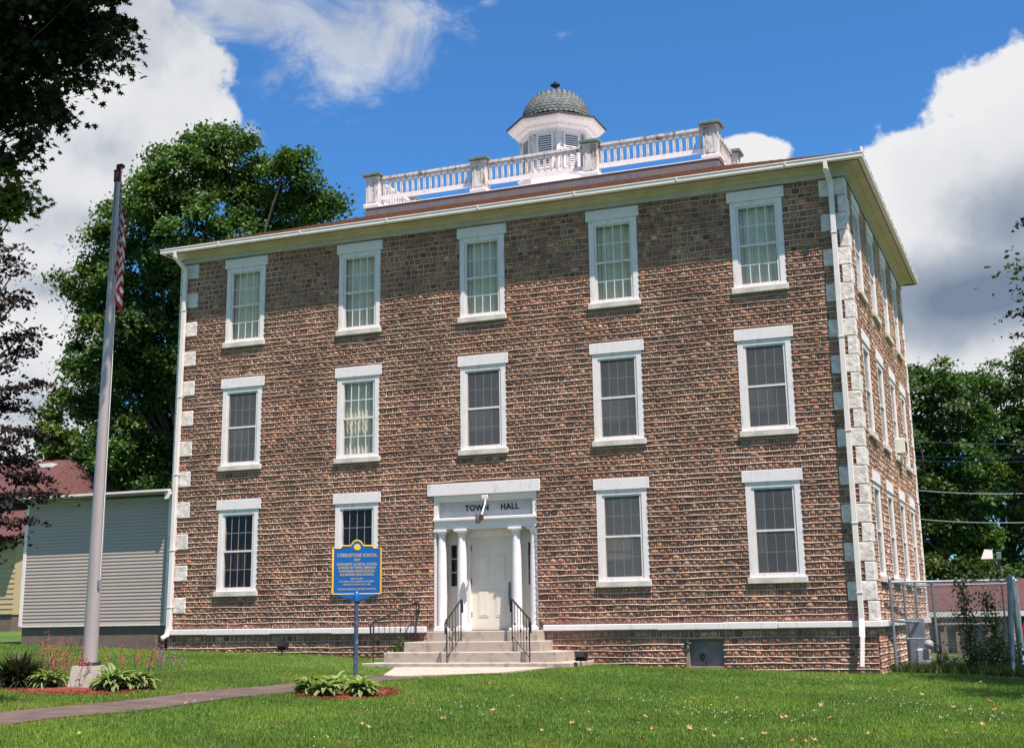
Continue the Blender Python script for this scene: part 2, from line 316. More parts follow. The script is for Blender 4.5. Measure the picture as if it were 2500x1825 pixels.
# ------------------------------------------------------------------ the cobblestone building
H_WT = (.63, .76)                                  # water table band
Z3 = 10.2                                          # underside of the frieze
COLX = [2.039, 5.378, 8.71, 12.02, 15.377]; ROWZ = [1.541, 4.63, 7.802]; SIDEY = [1.62, 4.12, 6.72, 9.24]; WH = 2.11
bld = thing('town_hall', 'three storey brown cobblestone town hall with white trim and a domed cupola', 'building', (W / 2, 0, 0))
PAL = np.array([[.165, .095, .065], [.205, .125, .085], [.13, .078, .06], [.24, .155, .10], [.10, .062, .055], [.18, .085, .055], [.20, .15, .12], [.27, .19, .13], [.055, .042, .05], [.30, .17, .075], [.33, .27, .21], [.15, .11, .10]])
PAL = (PAL * .72 + PAL[:8].mean(0) * .28) * np.array([1.92, 1.39, 1.26])
PW = np.array([.17, .16, .17, .09, .1, .11, .07, .035, .035, .02, .01, .03]); PW = PW / PW.sum()
def split(iv, cuts):
    for a, b in cuts:
        nv = []
        for p, q in iv:
            if b <= p or a >= q: nv.append((p, q)); continue
            if a > p: nv.append((p, a))
            if b < q: nv.append((b, q))
        iv = nv
    return [q for q in iv if q[1] - q[0] > .05]
def cobble_wall(name, s0, s1, zones, holes, mp):
    V = []; F4 = []; Cc = []; nv = 0; ribs_v = []; ribs_f = []
    rv = 0; RH = .1315
    th = np.arange(8) * PI / 4 + PI / 8; cx, sz = np.cos(th), np.sin(th)
    sup = (np.abs(cx) ** 2.15 + np.abs(sz) ** 2.15) ** (-1 / 2.15)
    S = []
    for z0, z1 in zones:
        nr = max(1, round((z1 - z0) / RH)); hs_ = rng.uniform(.88, 1.14, nr); ze = z0 + np.concatenate([[0], np.cumsum(hs_) / hs_.sum()]) * (z1 - z0)
        ph = rng.random(6) * 6.28
        def wob(s, r): return .009 * math.sin(s * 1.9 + ph[0] + r * 1.7) + .0045 * math.sin(s * 6.1 + ph[1] + r * 5.1)
        for r in range(nr + 1):
            z = float(ze[r]); h = float(ze[min(r + 1, nr)] - z) or .13
            iv = split([(s0, s1)], [(a, b) for a, b, c, d in holes if c < z + .01 and d > z - .01])
            if 0 < r < nr or (r == nr and z1 > 5):
                for a, b in iv:
                    k = max(2, int((b - a) / .11)); ss = np.linspace(a, b, k + 1)
                    dz = np.array([wob(x, r) for x in ss]) + rng.normal(0, .0022, k + 1); pk = .040 + rng.normal(0, .002, k + 1); hw = .0105 + rng.normal(0, .0014, k + 1)
                    q = np.stack([np.stack([ss, np.full(k + 1, .004), z + dz + hw], 1), np.stack([ss, pk - .013, z + dz + hw * .9], 1), np.stack([ss, pk, z + dz], 1), np.stack([ss, pk - .005, z + dz - hw * .6], 1), np.stack([ss, np.full(k + 1, .004), z + dz - hw], 1)], 1)
                    ribs_v.append(q.reshape(-1, 3))
                    i = np.arange(k)[:, None] * 5 + rv
                    for t in range(4): ribs_f.append(np.concatenate([i + t, i + t + 1, i + t + 6, i + t + 5], 1))
                    rv += (k + 1) * 5
            if r == nr: break
            zc = z + h / 2
            iv = split([(s0, s1)], [(a, b) for a, b, c, d in holes if c < zc + h * .3 and d > zc - h * .3])
            for a, b in iv:
                n = max(1, round((b - a) / .155)); w = np.clip(rng.normal(1, .24, n), .55, 1.75); e = a + np.concatenate([[0], np.cumsum(w)]) / w.sum() * (b - a)
                for k in range(n):
                    zz = zc + wob((e[k] + e[k + 1]) / 2, r + .5); ww = e[k + 1] - e[k]
                    S.append(((e[k] + e[k + 1]) / 2, zz, (ww - .014) / 2 * rng.uniform(.90, 1), (h - .014) / 2 * rng.uniform(.80, 1), rng.uniform(.021, .036), rng.normal(0, .12)))
                    if k:
                        x = e[k] + rng.normal(0, .004); q = h / 2 - .008; p = .029 + rng.normal(0, .004); t = .0072
                        ribs_v.append(np.array([[x - t * 1.6, .002, zz - q], [x, p, zz - q], [x + t * 1.6, .002, zz - q], [x - t, .002, zz + q], [x, p * .9, zz + q], [x + t, .002, zz + q]]))
                        ribs_f.append(np.array([[rv, rv + 1, rv + 4, rv + 3], [rv + 1, rv + 2, rv + 5, rv + 4]])); rv += 6
    S = np.array(S); n = len(S)
    rings = [(1, .0), (.93, .55), (.60, .93)]
    jit = rng.uniform(.88, 1.06, (n, 8))
    ca, sa = np.cos(S[:, 5])[:, None], np.sin(S[:, 5])[:, None]; vv = []
    for rr, hh in rings:
        a = cx * sup * rr * jit * S[:, 2:3]; b = sz * sup * rr * jit * S[:, 3:4]
        vv.append(np.stack([S[:, 0:1] + a * ca - b * sa, np.full((n, 8), 0.003) + hh * S[:, 4:5], S[:, 1:2] + a * sa + b * ca], 2))
    vv.append(np.stack([S[:, 0:1], S[:, 4:5] + .003, S[:, 1:2]], 2)); v = np.concatenate(vv, 1)           # (n, 25, 3)
    q = []
    for r in range(2):
        for k in range(8): j = (k + 1) % 8; q.append((r * 8 + k, r * 8 + j, r * 8 + 8 + j, r * 8 + 8 + k))
    for k in range(0, 8, 2): q.append((16 + k, 16 + k + 1, 16 + (k + 2) % 8, 24))
    f = (np.array(q)[None] + (np.arange(n) * 25)[:, None, None]).reshape(-1, 4)
    col = PAL[rng.choice(len(PAL), n, p=PW)] * rng.uniform(.8, 1.25, (n, 1)) * (1 + rng.normal(0, .04, (n, 3)))
    big = np.sin(S[:, 0] * .9 + 1.3 * np.sin(S[:, 1] * .7)) * np.sin(S[:, 1] * 1.1 + 1.7 * np.sin(S[:, 0] * .5)); spot = np.sin(S[:, 0] * 2.7 + S[:, 1]) * np.sin(S[:, 1] * 3.1 - S[:, 0] * .7)
    col = col * (1 + .11 * big + .07 * spot)[:, None] * np.stack([1 + .05 * big, 1 - .0 * big, 1 - .06 * big], 1); col[rng.random(n) < .06] *= .55; col[rng.random(n) < .04] *= 1.45
    v = v.reshape(-1, 3); flip = mp is side_map
    st = npmesh('cobblestones', mp(v), f[:, ::-1] if not flip else f, 'stone', None, np.repeat(col, 25, 0), smooth=True)
    rbv = np.concatenate(ribs_v); rbf = np.concatenate(ribs_f)
    rb = npmesh('mortar_ridges', mp(rbv), rbf, 'mortar')
    return st, rb
front_map = lambda v: np.stack([v[:, 0], -v[:, 1], v[:, 2]], 1)
side_map = lambda v: np.stack([W + v[:, 1], v[:, 0], v[:, 2]], 1)
def backing(mb, s0, s1, z0, z1, holes, mp):
    ss = sorted({s0, s1, *[min(max(h[k], s0), s1) for h in holes for k in (0, 1)]}); zz = sorted({z0, z1, *[min(max(h[k], z0), z1) for h in holes for k in (2, 3)]})
    for a, b in zip(ss, ss[1:]):
        for c, d in zip(zz, zz[1:]):
            m, n = (a + b) / 2, (c + d) / 2
            if any(h[0] < m < h[1] and h[2] < n < h[3] for h in holes): continue
            q = mp(np.array([[a, 0, c], [b, 0, c], [b, 0, d], [a, 0, d]])); mb.quad(*[tuple(x) for x in q])
def wholes(cs, skip=None):
    H = []; B = []
    for i, x in enumerate(cs):
        for j, z in enumerate(ROWZ):
            if skip == (i, j): continue
            H += [(x - .64, x + .64, z, z + .13), (x - .585, x + .585, z + .13, z + WH), (x - .655, x + .655, z + WH, z + WH + .26)]
            B.append((x - .585, x + .585, z + .03, z + WH))
    return H, B
hf, bf = wholes(COLX, (2, 0)); hs, bs = wholes(SIDEY)
ENT = (7.42, 10.0)
hf += [(7.27, 10.1, 3.72, 4.0), (ENT[0], ENT[1], .5, 3.72), (13.33, 14.15, -.2, .42)]; bf += [(ENT[0], ENT[1], -.5, 3.72), (13.33, 14.15, -.2, .42)]
QH = .392; nq = int((Z3 - .76) / QH) + 1
qf = []; 
for k in range(nq):
    z0 = .76 + k * QH; z1 = min(z0 + QH, Z3); long_ = k % 2 == 1
    qf.append((z0, z1, .52 if long_ else .15, .23 if long_ else .46))
hfq = [(W - a, W + .1, z0, z1) for z0, z1, a, b in qf] + [(-.1, .05 + a, z0, z1) for z0, z1, a, b in qf]
hsq = [(-.1, b, z0, z1) for z0, z1, a, b in qf] + [(L - b, L + .1, z0, z1) for z0, z1, a, b in qf]
st, rb = cobble_wall('f', .05, W, [(-.62, .60), (.78, Z3)], hf + hfq, front_map)
st2, rb2 = cobble_wall('s', 0, L, [(-.8, .60), (.78, Z3)], hs + hsq, side_map)
mb = MB()
backing(mb, .05, W, -1, Z3 + .3, bf, front_map); backing(mb, 0, L, -1, Z3 + .3, bs, side_map)
mb.quad((.05, L, -1), (.05, 0, -1), (.05, 0, Z3 + .3), (.05, L, Z3 + .3)); mb.quad((W, L, -1), (.05, L, -1), (.05, L, Z3 + .3), (W, L, Z3 + .3))
wall = mb.build('wall', 'bed', bld); 
for a in (st, rb, st2, rb2): a.parent = wall; a.location = -world_off(bld)
st.name = 'cobblestone_courses'; st2.name = 'cobblestone_courses'; 
# quoins
def quoin(x0, x1, y0, y1, z0, z1):
    m_ = MB(); m_.box(x0, x1, y0, y1, z0 + .006, z1 - .006, .012); m_.build('quoin', 'quoin', bld)
for z0, z1, a, b in qf:
    j = rng.uniform(-.012, .012, 4)
    quoin(W - a + j[0], W + .045, -.045, b + j[1], z0, z1)
    m_ = MB(); m_.box(.0, .05 + a + j[2], -.045, .3, z0 + .006, z1 - .006, .012); m_.build('quoin', 'quoin', bld)
    m_ = MB(); m_.box(W - .3, W + .045, L - b + j[3], L + .03, z0 + .006, z1 - .006, .012); m_.build('quoin', 'quoin', bld)
# water table
m_ = MB(); x = .02
while x < 7.2:
    n_ = min(x + rng.uniform(1.1, 1.9), 7.24)
    if 7.24 - n_ < .4: n_ = 7.24
    m_ = MB(); m_.box(x + .003, n_ - .003, -.10, .02, H_WT[0] + rng.uniform(-.008, .008), H_WT[1] + rng.uniform(-.006, .006), .01); x = n_; m_.build('water_table_block', 'white', bld)
x = 10.13
while x < W + .1:
    n_ = min(x + rng.uniform(1.1, 1.9), W + .11)
    if W + .11 - n_ < .4: n_ = W + .11
    m_ = MB(); m_.box(x + .003, n_ - .003, -.10, .02, H_WT[0] + rng.uniform(-.008, .008), H_WT[1] + rng.uniform(-.006, .006), .01); x = n_; m_.build('water_table_block', 'white', bld)
m_ = MB(); m_.box(W + .0, W + .10, .022, L, H_WT[0], H_WT[1], .01)
m_.build('water_table_block', 'white', bld)
# windows, built once at the origin
def wpiece(name, m, parent, boxes, bev=0):
    q = MB()
    for b in boxes: q.box(*b, bev=bev)
    return q.build(name, m, parent, off=Vector((0, 0, 0)))
def curtain_mb(x0, x1, z0, z1, y, amp=.02, k=9):
    q = MB(); n = 48; v = []; ph = random.random() * 6
    for i in range(n + 1):
        t = i / n; x = x0 + (x1 - x0) * t; yy = y + amp * math.sin(t * k * 2 * PI + ph) + amp * .5 * math.sin(t * 23 + ph * 2); v += [(x, yy, z0), (x, yy + .008 * math.sin(t * 50), z1)]
    q.add(v, [(2 * i, 2 * i + 2, 2 * i + 3, 2 * i + 1) for i in range(n)]); return q
GX, GZ0, GZ1 = .405, .22, 1.965; ZM = (GZ0 + GZ1) / 2
def make_window(kind):
    w = wpiece('window', 'white', None, [(-.585, -.46, -.022, .11, .13, WH), (.46, .585, -.022, .11, .13, WH), (-.46, .46, -.02, .11, 2.0, WH), (-.46, .46, -.02, .11, .13, .185)])
    wpiece('lintel', 'white', w, [(-.648, .648, -.045, .06, WH + .004, WH + .255)], .006)
    wpiece('sill', 'sillst' if kind == 'stone' else 'sillst', w, [(-.628, .628, -.09, .06, 0, .128)], .008)
    wpiece('sash_frame', 'gutter', w, [(-.457, -GX, -.002, .085, .188, 1.997), (GX, .457, -.002, .085, .188, 1.997), (-GX, GX, -.002, .085, GZ1, 1.997), (-GX, GX, .0, .083, .188, GZ0), (-GX, GX, -.004, .08, ZM - .022, ZM + .022)])
    for z0, z1 in ((GZ0, ZM - .022), (ZM + .022, GZ1)):
        q = MB(); q.quad((-GX, .024, z0), (GX, .024, z0), (GX, .024, z1), (-GX, .024, z1)); q.build('pane', 'glass', w, off=Vector((0, 0, 0)))
        zz = (z0 + z1) / 2; th = .009 if kind == 'green' else .005
        wpiece('muntin', 'muntdim' if kind in ('dark', 'maroon', 'sides', 'deep', 'pale') else 'muntin', w, [(-GX + 2 * GX * k / 4 - th, -GX + 2 * GX * k / 4 + th, .012, .018, z0, z1) for k in (1, 2, 3)] + [(-GX, GX, .0115, .0185, zz - th, zz + th)])
    q = MB(); q.quad((-GX, .006, GZ0), (GX, .006, GZ0), (GX, .006, GZ1), (-GX, .006, GZ1)); kind not in ('green', 'deep', 'maroon') and q.build('insect_screen', 'screen', w, off=Vector((0, 0, 0)))
    if kind == 'green': curtain_mb(-.5, .5, .15, 2.05, .17).build('curtain', 'curtain', w, off=Vector((0, 0, 0)))
    elif kind == 'deep': wpiece('room_shade_sheet', 'dark', w, [(-.58, .58, .22, .235, .12, 2.08)])  # thin dark sheet standing for the unlit room
    elif kind == 'maroon': curtain_mb(-.5, .5, .15, 2.05, .2).build('curtain', 'maroon', w, off=Vector((0, 0, 0)))
    elif kind == 'sides':
        curtain_mb(-.5, -.25, .15, 2.05, .2, k=3).build('curtain', 'blind', w, off=Vector((0, 0, 0))); curtain_mb(.2, .5, .15, 2.05, .2, k=3).build('curtain', 'blind', w, off=Vector((0, 0, 0)))
        wpiece('room_shade_sheet', 'dark', w, [(-.58, .58, .5, .52, .1, 2.1)])
    else: wpiece('blind', 'blindp' if kind == 'pale' else 'blind', w, [(-.58, .58, .22, .235, .12, 2.08)])
    return w
protos = {}
def place_window(kind, loc, rz, label=None):
    w = protos[kind] if kind in protos and protos[kind].parent is None else None
    if w is None:
        w = copy_tree(protos[kind]) if kind in protos else make_window(kind)
        protos.setdefault(kind, w)
    w.parent = bld; w.location = Vector(loc) - world_off(bld); w.rotation_euler = (0, 0, rz)
    if label: w['label'] = label
    return w
KIND = [['maroon', 'maroon', None, 'pale', 'sides'], ['dark', 'green', 'dark', 'dark', 'dark'], ['green'] * 5]
for j, z in enumerate(ROWZ):
    for i, x in enumerate(COLX):
        if KIND[j][i]: place_window(KIND[j][i], (x, 0, z), 0, 'window with pale green curtain' if KIND[j][i] == 'green' else None)
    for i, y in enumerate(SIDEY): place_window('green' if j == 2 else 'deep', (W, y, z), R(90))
# basement opening
m_ = MB(); m_.box(13.33, 14.15, .12, .14, -.2, .42); m_.build('basement_shutter', 'blind', bld)
m_ = MB(); m_.box(13.33, 13.40, -.03, .12, -.2, .42); m_.box(13.40, 14.15, -.03, .12, -.2, -.13); m_.build('basement_window_frame', 'wood', bld)
m_ = MB(); m_.lathe([(.0, -.08), (.035, -.07), (.05, 0), (.04, .06), (0, .07)], 0, 0, 10)
q = MB(); q.add([(13.66 + v[0], .08 + v[1], .06 + v[2]) for v in m_.v], m_.f); q.tube([(13.68, .08, .05), (13.74, .05, .0), (13.75, .1, -.13)], .008, 6); q.build('vent_hood', 'black', bld, smooth=40)
m_ = MB(); m_.tube([(13.36, -.05, .34), (13.42, -.08, .33), (13.46, -.05, .34)], .02, 6); m_.box(13.32, 13.36, -.07, -.03, .30, .38); m_.build('hose_tap', 'black', bld)
# cornice, gutter, roof
X0 = .17
m_ = MB(); m_.sweep([(.06, 10.2), (.06, 10.31), (.085, 10.315), (.085, 10.335), (.12, 10.36), (.17, 10.375), (.175, 10.395), (.22, 10.405), (.225, 10.42), (.40, 10.43), (.40, 10.44)], X0, W, 0, L); m_.build('cornice', 'cream', bld)
m_ = MB(); m_.sweep([(.40, 10.40), (.41, 10.40), (.41, 10.56), (.36, 10.60)], X0, W, 0, L); m_.build('fascia', 'darktrim', bld)
m_ = MB(); m_.sweep([(.415, 10.415), (.49, 10.415), (.515, 10.435), (.513, 10.505), (.525, 10.52), (.523, 10.54), (.505, 10.54), (.50, 10.50), (.44, 10.45), (.415, 10.45)], X0, W, 0, L)
m_.build('gutter', 'gutter', bld)
m_ = MB()
for k in range(7):
    for (px_, py_, dx, dy) in ((X0 + 1.3 + k * 2.45, -.536, .03, .012), ): m_.box(px_, px_ + dx, py_ - .008, py_ + .01, 10.445, 10.545)
for k in range(15): m_.box(W + .52, W + .538, -.2 + k * .8, -.18 + k * .8, 10.445, 10.545)
m_.build('gutter_strap', 'gutter', bld)
DX0, DX1, DY0, DY1, DZ = 3.86, 13.9, 3.1, 8.15, 12.12
def roofz(t): return 10.56 + (11.93 - 10.56) * t
m_ = MB(); n = 14; e0 = (X0 - .43, -.43, W + .43, L + .43)
def rr(t): return (e0[0] + (DX0 - e0[0]) * t, e0[1] + (DY0 - e0[1]) * t, e0[2] + (DX1 - e0[2]) * t, e0[3] + (DY1 - e0[3]) * t, roofz(t))
vs = []; fs = []
for i in range(n):
    for t, dz in ((i / n, .022), ((i + 1) / n + .001, .0)):
        a, b, c, d, z = rr(t); vs += [(a, b, z + dz), (c, b, z + dz), (c, d, z + dz), (a, d, z + dz)]
for i in range(2 * n - 1): fs += [(i * 4 + k, i * 4 + (k + 1) % 4, (i + 1) * 4 + (k + 1) % 4, (i + 1) * 4 + k) for k in range(4)]
fs.append(tuple((2 * n - 1) * 4 + k for k in range(4)))
a, b, c, d, z = rr(0); vs += [(a, b, z - .03), (c, b, z - .03), (c, d, z - .03), (a, d, z - .03)]; o_ = len(vs) - 4
fs += [(o_ + k, o_ + (k + 1) % 4, (k + 1) % 4, k) for k in range(4)] + [(o_ + 3, o_ + 2, o_ + 1, o_)]
m_.add(vs, fs); roof = m_.build('roof', 'shingle', bld)
m_ = MB(); m_.box(DX0 - .03, DX1 + .03, DY0 - .03, DY1 + .03, 11.85, DZ + .03, .02); m_.build('deck_curb', 'flash', roof)
m_ = MB(); m_.box(DX0 - .05, DX1 + .05, DY0 - .05, DY1 + .05, DZ + .032, DZ + .056, .008); m_.build('deck_edge_strip', 'white', roof)
m_ = MB(); m_.tube([(W + .30, 1.5, 10.7), (W + .28, 1.5, 11.35)], .035, 8); m_.build('vent_pipe', 'gutter', roof)
# balustrade
PX = [4.02, 7.29, 10.49, 13.73]; PZ = DZ + .056
def post(x, y):
    h = .19; m_ = MB(); m_.box(x - h, x + h, y - h, y + h, PZ, PZ + 0.913)
    for dx, dy in ((0, -1), (1, 0), (0, 1), (-1, 0)):
        for u0, u1, z0, z1 in ((-.13, -.075, .17, .82), (.075, .13, .17, .82), (-.075, .075, .17, .23), (-.075, .075, .76, .82)):
            if dx: m_.box(x + dx * h if dx > 0 else x - h - .012, x + h + .012 if dx > 0 else x - h, y + u0, y + u1, PZ + z0, PZ + z1)
            else: m_.box(x + u0, x + u1, y + h if dy > 0 else y - h - .012, y + h + .012 if dy > 0 else y - h, PZ + z0, PZ + z1)
    m_.box(x - h - .025, x + h + .025, y - h - .025, y + h + .025, PZ + 0.866, PZ + 0.918, .008)
    p_ = m_.build('balustrade_post', 'peelx', bld)
    m_ = MB(); m_.box(x - .25, x + .25, y - .25, y + .25, PZ - .0, PZ + 0.105, .012); m_.build('post_base', 'white', p_)
    m_ = MB(); m_.box(x - .275, x + .275, y - .275, y + .275, PZ + 0.924, PZ + 1.006, .01); m_.build('post_cap', 'copper', p_)
def panel(a, b, nb):
    a, b = Vector(a), Vector(b); d = (b - a).normalized(); rot = Matrix.Translation(a) @ Matrix.Rotation(math.atan2(d.y, d.x), 4, 'Z'); Ln = (b - a).length
    m_ = MB(); m_.box(0, Ln, -.06, .06, PZ + .85, PZ + .92, 0, rot); m_.box(0, Ln, -.035, .035, PZ + .77, PZ + .848, 0, rot); p_ = m_.build('balustrade', 'peel', bld)
    m_ = MB(); m_.box(0, Ln, -.04, .04, PZ + .25, PZ + .36, 0, rot); m_.build('bottom_rail', 'white', p_)
    first = None
    for k in range(nb):
        t = (k + .5) / nb * Ln
        if first is None:
            m_ = MB(); m_.box(-.0325, .0325, -.022, .022, PZ + .362, PZ + .768, 0, Matrix.Rotation(math.atan2(d.y, d.x), 4, 'Z')); bo = m_.build('baluster', 'peel', p_); first = bo
        else: bo = first.copy(); C.objects.link(bo)
        bo.location = (a + d * t)
for x in PX: post(x, DY0 + .2)
for x in PX: post(x, DY1 - .2)
for a, b in zip(PX, PX[1:]): panel((a + .2, DY0 + .2, 0), (b - .2, DY0 + .2, 0), 16); panel((a + .2, DY1 - .2, 0), (b - .2, DY1 - .2, 0), 16)
ym = (DY0 + DY1) / 2
for x in (PX[0], PX[3]):
    post(x, ym); panel((x, DY0 + .4, 0), (x, ym - .2, 0), 12); panel((x, ym + .2, 0), (x, DY1 - .4, 0), 12)
# cupola
cx_, cy_ = 8.68, 5.6; a8 = PI / 8
m_ = MB(); m_.lathe([(1.04, DZ), (1.04, 14.5)], cx_, cy_, 8, a8)
for k in range(8):                                   # corner boards and panel frames
    an = a8 + k * PI / 4; m_.lathe([(.075, 12.25), (.075, 14.5)], cx_ + 1.015 * math.cos(an), cy_ + 1.015 * math.sin(an), 4, an + PI / 4)
cup = m_.build('cupola', 'peel', bld)
m_ = MB(); m_.lathe([(1.11, DZ), (1.11, 13.0), (1.15, 13.02), (1.15, 13.06), (1.05, 13.07)], cx_, cy_, 8, a8); m_.build('cupola_base', 'white', cup)
for k in range(8):
    an = k * PI / 4; Mx = Matrix.Translation((cx_, cy_, 0)) @ Matrix.Rotation(an + PI / 2, 4, 'Z')   # local -y points outwards
    ap = 1.04 * math.cos(a8); m_ = MB()
    m_.box(-.245, -.2, -ap - .03, -ap + .02, 13.15, 14.2, 0, Mx); m_.box(.2, .245, -ap - .03, -ap + .02, 13.15, 14.2, 0, Mx); m_.box(-.2, .2, -ap - .03, -ap + .02, 14.15, 14.2, 0, Mx); m_.box(-.2, .2, -ap - .03, -ap + .02, 13.15, 13.2, 0, Mx)
    lv = m_.build('louvre', 'white', cup)
    m_ = MB(); m_.box(-.2, .2, -ap - .004, -ap + .01, 13.2, 14.15, 0, Mx); m_.build('louvre_backing', 'dark', cup)
    m_ = MB()
    for s in range(14):
        z = 13.23 + s * .067; vv = [Mx @ Vector(p) for p in ((-.2, -ap - .028, z), (.2, -ap - .028, z), (.2, -ap - .006, z + .035), (-.2, -ap - .006, z + .035), (-.2, -ap - .028, z + .012), (.2, -ap - .028, z + .012), (.2, -ap - .006, z + .047), (-.2, -ap - .006, z + .047))]
        m_.add(vv, [(0, 3, 2, 1), (4, 5, 6, 7), (0, 1, 5, 4), (2, 3, 7, 6)])
    m_.build('louvre_slat', 'white', cup)
m_ = MB(); m_.lathe([(1.02, 14.2), (1.09, 14.22), (1.09, 14.30), (1.18, 14.36), (1.21, 14.42), (1.36, 14.50), (1.41, 14.56), (1.41, 14.62), (1.1, 14.62)], cx_, cy_, 8, a8); m_.build('cupola_cornice', 'white', cup)
m_ = MB(); m_.lathe([(1.45, 14.60), (1.45, 14.635), (.93, 14.86), (.9, 14.86)], cx_, cy_, 8, a8); m_.build('cupola_eave', 'darktrim', cup)
v = []; f = []; cc = []
for i in range(16):                                   # rows of scale-shaped slates
    t0 = i / 16; t1 = min(1.0, (i + 1.35) / 16)
    def dp(t): an = t * PI / 2; return .975 * math.cos(an) ** .9 + .01, 14.84 + .93 * math.sin(an)
    r0, z0 = dp(t0); r1, z1 = dp(t1); nseg = max(8, int(2 * PI * r0 / .15))
    for k in range(nseg):
        a_ = (k + .5 * (i % 2)) / nseg * 2 * PI; w = PI / nseg * .97; col = (.135 * (b_ := random.uniform(.9, 1.1)), .148 * b_, .145 * b_); o_ = len(v)
        for da, rr_, zz_ in ((-w, r0 + .004, z0 + .03), (-w * .5, r0 + .013, z0), (w * .5, r0 + .018, z0), (w, r0 + .004, z0 + .03), (w, r1 + .004, z1), (-w, r1 + .004, z1)):
            v.append((cx_ + rr_ * math.cos(a_ + da), cy_ + rr_ * math.sin(a_ + da), zz_)); cc.append(col)
        f.append(tuple(range(o_, o_ + 6)))
o_ = len(v); v.append((cx_, cy_, 15.78)); cc.append((.19, .2, .2)); nn = 16
for k in range(nn): v.append((cx_ + .16 * math.cos(2 * PI * k / nn), cy_ + .16 * math.sin(2 * PI * k / nn), 15.755)); cc.append((.18, .2, .2))
for k in range(nn): f.append((o_, o_ + 1 + k, o_ + 1 + (k + 1) % nn))
MB().add(v, f).build('dome', 'dome', cup, cols=np.array(cc))
m_ = MB(); m_.lathe([(.025, 15.75), (.02, 15.92), (.12, 15.97), (.15, 16.0), (.13, 16.03), (.03, 16.06), (.05, 16.10), (.0, 16.14)], cx_, cy_, 12); m_.build('finial', 'black', cup, smooth=40)
# downspouts
def dspout(pts, rads):
    m_ = MB()
    for (a, b) in zip(pts, pts[1:]):
        a, b = Vector(a), Vector(b); d = b - a; ax = d.normalized(); rot = Vector((0, 0, 1)).rotation_difference(ax).to_matrix().to_4x4()
        m_.box(-.055, .055, -.045, .045, -.02, d.length + .02, .008, Matrix.Translation(a) @ rot)
    o = m_.build('downspout', 'gutter', bld)
    m_ = MB()
    for z in (8.9, 6.6, 4.6, 2.7, 1.3): 
        x = pts[2][0] + (pts[3][0] - pts[2][0]) * (pts[2][2] - z) / (pts[2][2] - pts[3][2]); m_ = MB(); m_.box(x - .065, x + .065, pts[2][1] - .055, pts[2][1] + .1, z, z + .02); m_.build('bracket', 'gutter', o)
dspout([(17.03, -.46, 10.45), (17.03, -.46, 10.28), (17.07, -.17, 10.02), (17.04, -.17, .8), (17.04, -.25, .45), (17.0, -.3, -.12)], 0)
dspout([(.12, -.46, 10.45), (.12, -.46, 10.3), (.22, -.13, 10.0), (.17, -.13, .82), (.16, -.18, .62), (.10, -.28, .56)], 0)
# entrance
ent = MB()
x0, x1 = ENT
ent.box(x0 - .0, x0 + .10, .0, .5, 3.2, 3.715); ent.box(x1 - .10, x1, .0, .5, 3.2, 3.715); ent.box(x0 + .10, x1 - .10, .0, .12, 3.62, 3.715); ent.box(x0 + .1, x1 - .1, .02, .14, 3.585, 3.62)
ent.box(x0, x1, -.06, .2, 3.135, 3.20, .01); ent.box(x0 + .02, x1 - .02, -.03, .2, 3.085, 3.134)
ent.box(x0, x1, -.0, .22, 2.94, 3.084)                                  # architrave over the columns
ent.box(x0 + .001, x0 + .045, .01, .5, .62, 2.935); ent.box(x1 - .045, x1 - .001, .01, .5, .62, 2.935)
ent.box(x0, x1, .222, .5, 2.98, 3.083); ent.box(8.05, 8.2, .3, .5, .64, 2.98); ent.box(9.24, 9.38, .3, .5, .64, 2.98); ent.box(8.2, 9.24, .30, .5, 2.76, 2.98)
sur = ent.build('door_surround', 'entry', bld)
m_ = MB(); m_.box(7.27, 10.10, -.06, .05, 3.722, 3.995, .006); m_.build('entrance_lintel', 'white', bld)
m_ = MB(); m_.box(x0 + .1, x1 - .1, .14, .16, 3.2, 3.62); m_.build('sign_panel', 'panel', sur)
text_obj('lettering', 'TOWN', .185, (8.46, .135, 3.415), (R(90), 0, 0), 'black', sur, bold=.006, sx=.95)
text_obj('lettering', 'HALL', .185, (9.28, .135, 3.415), (R(90), 0, 0), 'black', sur, bold=.006, sx=.95)
def column(x, y):
    m_ = MB(); m_.box(x - .16, x + .16, y - .14, y + .14, .655, .71, .006); m_.lathe([(.135, .71), (.14, .735), (.11, .76), (.108, .79), (.115, 1.4), (.108, 2.2), (.09, 2.78), (.09, 2.80), (.105, 2.81), (.09, 2.82), (.12, 2.87), (.135, 2.89)], x, y, 24)
    m_.box(x - .16, x + .16, y - .13, y + .14, 2.89, 2.938, .005); m_.build('column', 'entry', sur, smooth=35)
column(7.58, .1); column(8.09, .1); column(9.45, .1); column(9.88, .14)
for xa, xb in ((7.49, 8.05), (9.38, 9.94)):
    ca = (xa + xb) / 2 + (.0 if xa < 8 else .06); m_ = MB(); z0, z1 = 1.66, 2.6
    m_.box(xa, ca - .085, .34, .42, .64, 2.98); m_.box(ca + .085, xb, .34, .42, .64, 2.98); m_.box(ca - .085, ca + .085, .34, .42, .64, z0); m_.box(ca - .085, ca + .085, .34, .42, z1, 2.98); sl = m_.build('sidelight', 'door', sur)
    m_ = MB(); m_.box(ca - .085, ca + .085, .40, .41, z0, z1); m_.build('pane', 'glass', sur)
    m_ = MB(); m_.box(ca - .085, ca + .085, .45, .46, z0, z1); m_.build('interior_shade', 'dark', sur)
    m_ = MB(); [m_.box(ca - .085, ca + .085, .37, .405, z0 + (z1 - z0) * k / 3 - .01, z0 + (z1 - z0) * k / 3 + .01) for k in (1, 2)]; m_.build('muntin', 'entry', sur)
m_ = MB(); m_.box(8.2, 9.24, .38, .42, .665, 2.76)
dr = m_.build('door', 'door', bld)
